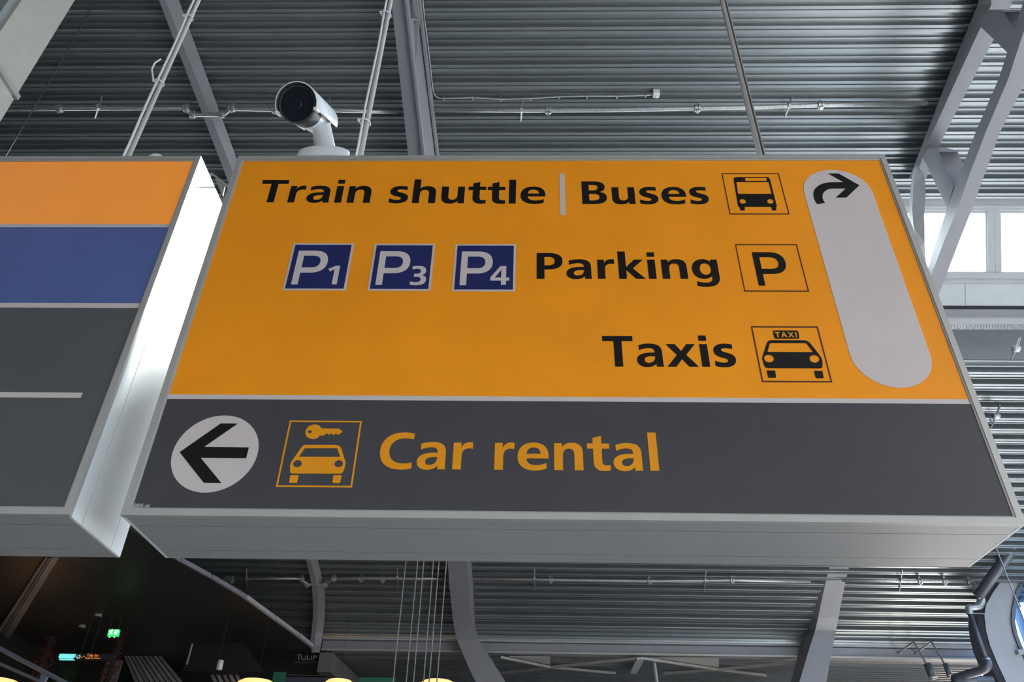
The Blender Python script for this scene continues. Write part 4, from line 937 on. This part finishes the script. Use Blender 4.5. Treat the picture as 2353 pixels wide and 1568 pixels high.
def ftext(name, s, x0, x1, yb, yt, Y, m, parent):
    cu = bpy.data.curves.new(name, 'FONT'); cu.body = s; cu.extrude = .002; cu.size = 1; cu.resolution_u = 3
    o = bpy.data.objects.new(name, cu); COL.objects.link(o); dg = bpy.context.evaluated_depsgraph_get()
    me = bpy.data.meshes.new_from_object(o.evaluated_get(dg)); me.name = name; bpy.data.objects.remove(o); bpy.data.curves.remove(cu)
    mn = min(v.co.x for v in me.vertices); mx = max(v.co.x for v in me.vertices); b0 = 0; h = max(v.co.y for v in me.vertices)
    A = onY(x0, yb, Y); B = onY(x1, yb, Y); T = onY(x0, yt, Y)
    for v in me.vertices:
        a = (v.co.x-mn)/(mx-mn); v.co = (lerp(A.x, B.x, a), Y-v.co.z, lerp(A.z, B.z, a)+v.co.y/h*(T.z-A.z))
    me.materials.clear(); return link(name, me, M[m], parent)
ftext('lettering', 'Tulip Inn', 199, 225, 1509.5, 1503.5, Yb-.01, 'orangelit', t)
ftext('lettering', 'Eindhoven Airport', 196, 230, 1514.5, 1511.3, Yb-.01, 'orangelit', t)
# black shop fascia with its lettering
t = empty('shop_fascia', onY(600, 1520, 14), 'long black shop fascia with grey serif lettering under the eaves', 'fascia')
MB().prism([onY(x, y, 13.2) for x, y in ((440, 1478), (560, 1478), (600, 1543), (418, 1543))], (0, .3, 0)).obj('left_block', 'fascia', t)
MB().tube([onY(442, 1480, 13.15), onY(429, 1528, 13.15)], .02, 6).obj('edge_strip', 'steel', t)
boxpx('long_block', 555, 1470, 742, 1600, 15.55, .1, 'fascia', t)
ftext('lettering', 'T', 681, 691, 1517, 1504, 15.52, 'greyletter', t)
ftext('lettering', 'ULIP', 691, 727, 1517, 1507, 15.52, 'greyletter', t)
ftext('lettering', 'EINDHOVEN AIRPORT', 678, 732, 1524.5, 1520.5, 15.52, 'soffit', t)
boxpx('light_strip', 659, 1551, 752, 1553, 15.45, .05, 'alu', t)
boxpx('screen', 650, 1556, 750, 1600, 15.45, .05, 'pipe', t)
t = empty('pendant_lamp', onY(502, 1530, 12.8), 'small pale cylinder pendant lamp in front of the black fascia', 'lamp')
c = onY(503, 1540, 12.8); c2_ = onY(503, 1519, 12.8)
MB().lathe(c, (0, 0, 1), [(.055, 0), (.055, c2_.z-c.z), (.045, c2_.z-c.z+.01)], 20).obj('shade', 'plasticw', t, True)
MB().tube([c2_, Vector((c2_.x, c2_.y, 6.0))], .004, 6).obj('cord', 'rubber', t)
for i, (x0, x1, yt) in enumerate(((548, 632, 1563), (748, 812, 1562), (966, 1046, 1564), (-60, 44, 1561))):
    Yl = 12.2; a = onY(x0, yt+8, Yl); b = onY(x1, yt+8, Yl); ztop = onY((x0+x1)/2, yt, Yl).z; R = (b.x-a.x)/2; c = Vector(((a.x+b.x)/2, Yl, ztop))
    t = empty('amber_lamp', c-Vector((0, 0, .5)), ('amber drum lamp at the bottom edge left of the green strip', 'amber drum lamp at the bottom edge under the corner of the eaves', 'amber drum lamp at the bottom edge beneath the hanging wires', 'amber drum lamp cut by the lower left corner')[i], 'lamp', 'amber drum lamps along the bottom edge')
    MB().lathe(c-Vector((0, 0, .5)), (0, 0, 1), [(R*1.02, 0), (R, .44), (R*.8, .48), (R*.4, .497), (.01, .5)], 28).obj('shade', 'lamp', t, True)
    if i < 3: MB().tube([c, Vector((c.x, c.y, 6.0))], .002, 6).obj('cord', 'rubber', t)
for i, (x0, y0, x1, y1) in enumerate(((629, 1545, 648, 1600), (826, 1557, 905, 1600))):
    t = boxpx('green_banner', x0, y0, x1, y1, 13.8, .03, 'green'); tag(t, ('narrow green banner left of the black fascia screen', 'wide green banner under the eaves beside the wires')[i], 'banner')
t = empty('shop_window', onY(190, 1560, 15), 'dim greenish shop window below the hotel board at the lower left', 'shop window')
boxpx('green_pane', 138, 1519, 192, 1620, 15, .04, 'dimgreen', t); boxpx('post', 192, 1517, 212, 1620, 14.95, .1, 'fascia', t); boxpx('grey_pane', 212, 1517, 252, 1620, 15, .04, 'soffit', t)
# silver slats behind
sl2 = empty('slat_screen', onY(330, 1540, 16), 'slanting silver slats left of the black fascia, lower left', 'screen')
for k in range(9):
    a = (284+k*3.5, 1506-k*8); b = (322+k*14, 1600)
    P = [onY(a[0], a[1], 16), onY(a[0]+4, a[1]-2, 16), onY(b[0]+11, b[1], 16), onY(b[0], b[1], 16)]
    MB().prism(P, (0, .04, 0)).obj('slat', 'alu' if k % 2 else 'steel', sl2)
sl3 = empty('slat_screen', onY(510, 1560, 16), 'slanting silver slats under the black fascia block', 'screen')
for k in range(5):
    P = [onY(x, y, 13.6) for x, y in ((480+k*14, 1544), (487+k*14, 1544), (515+k*14, 1600), (505+k*14, 1600))]
    MB().prism(P, (0, .04, 0)).obj('slat', 'alu' if k % 2 else 'steel', sl3)
# red foliage columns
for i, (x0, x1, y0) in enumerate(((100, 140, 1462), (262, 300, 1450))):
    Yl = 14; a = onY(x0, y0, Yl); b = onY(x1, y0, Yl); cx = (a.x+b.x)/2; rr = (b.x-a.x)/2
    t = empty('red_climber', (cx, Yl, 3), ('dark red climbing plant on a post left of the hotel board', 'dark red climbing plant on a post below the green exit sign')[i], 'plant')
    MB().tube([(cx, Yl, 0), (cx, Yl, a.z)], .05, 8).obj('post', 'rubber', t)
    mb = MB()
    for k in range(900):
        z = random.uniform(2.5, a.z); an = random.uniform(0, 2*PI); r_ = rr*random.uniform(.35, 1)*(.75+.25*math.sin(z*5+i)); s_ = random.uniform(.02, .05)
        c = Vector((cx+r_*math.cos(an), Yl+r_*math.sin(an), z)); u = Vector((random.uniform(-1, 1), random.uniform(-1, 1), random.uniform(-1, 1))).normalized(); v = u.orthogonal().normalized()
        mb.add([c-u*s_, c+v*s_*.5, c+u*s_, c-v*s_*.5], [(0, 1, 2, 3)])
    o = mb.obj('foliage', 'red', t); o['kind'] = 'stuff'
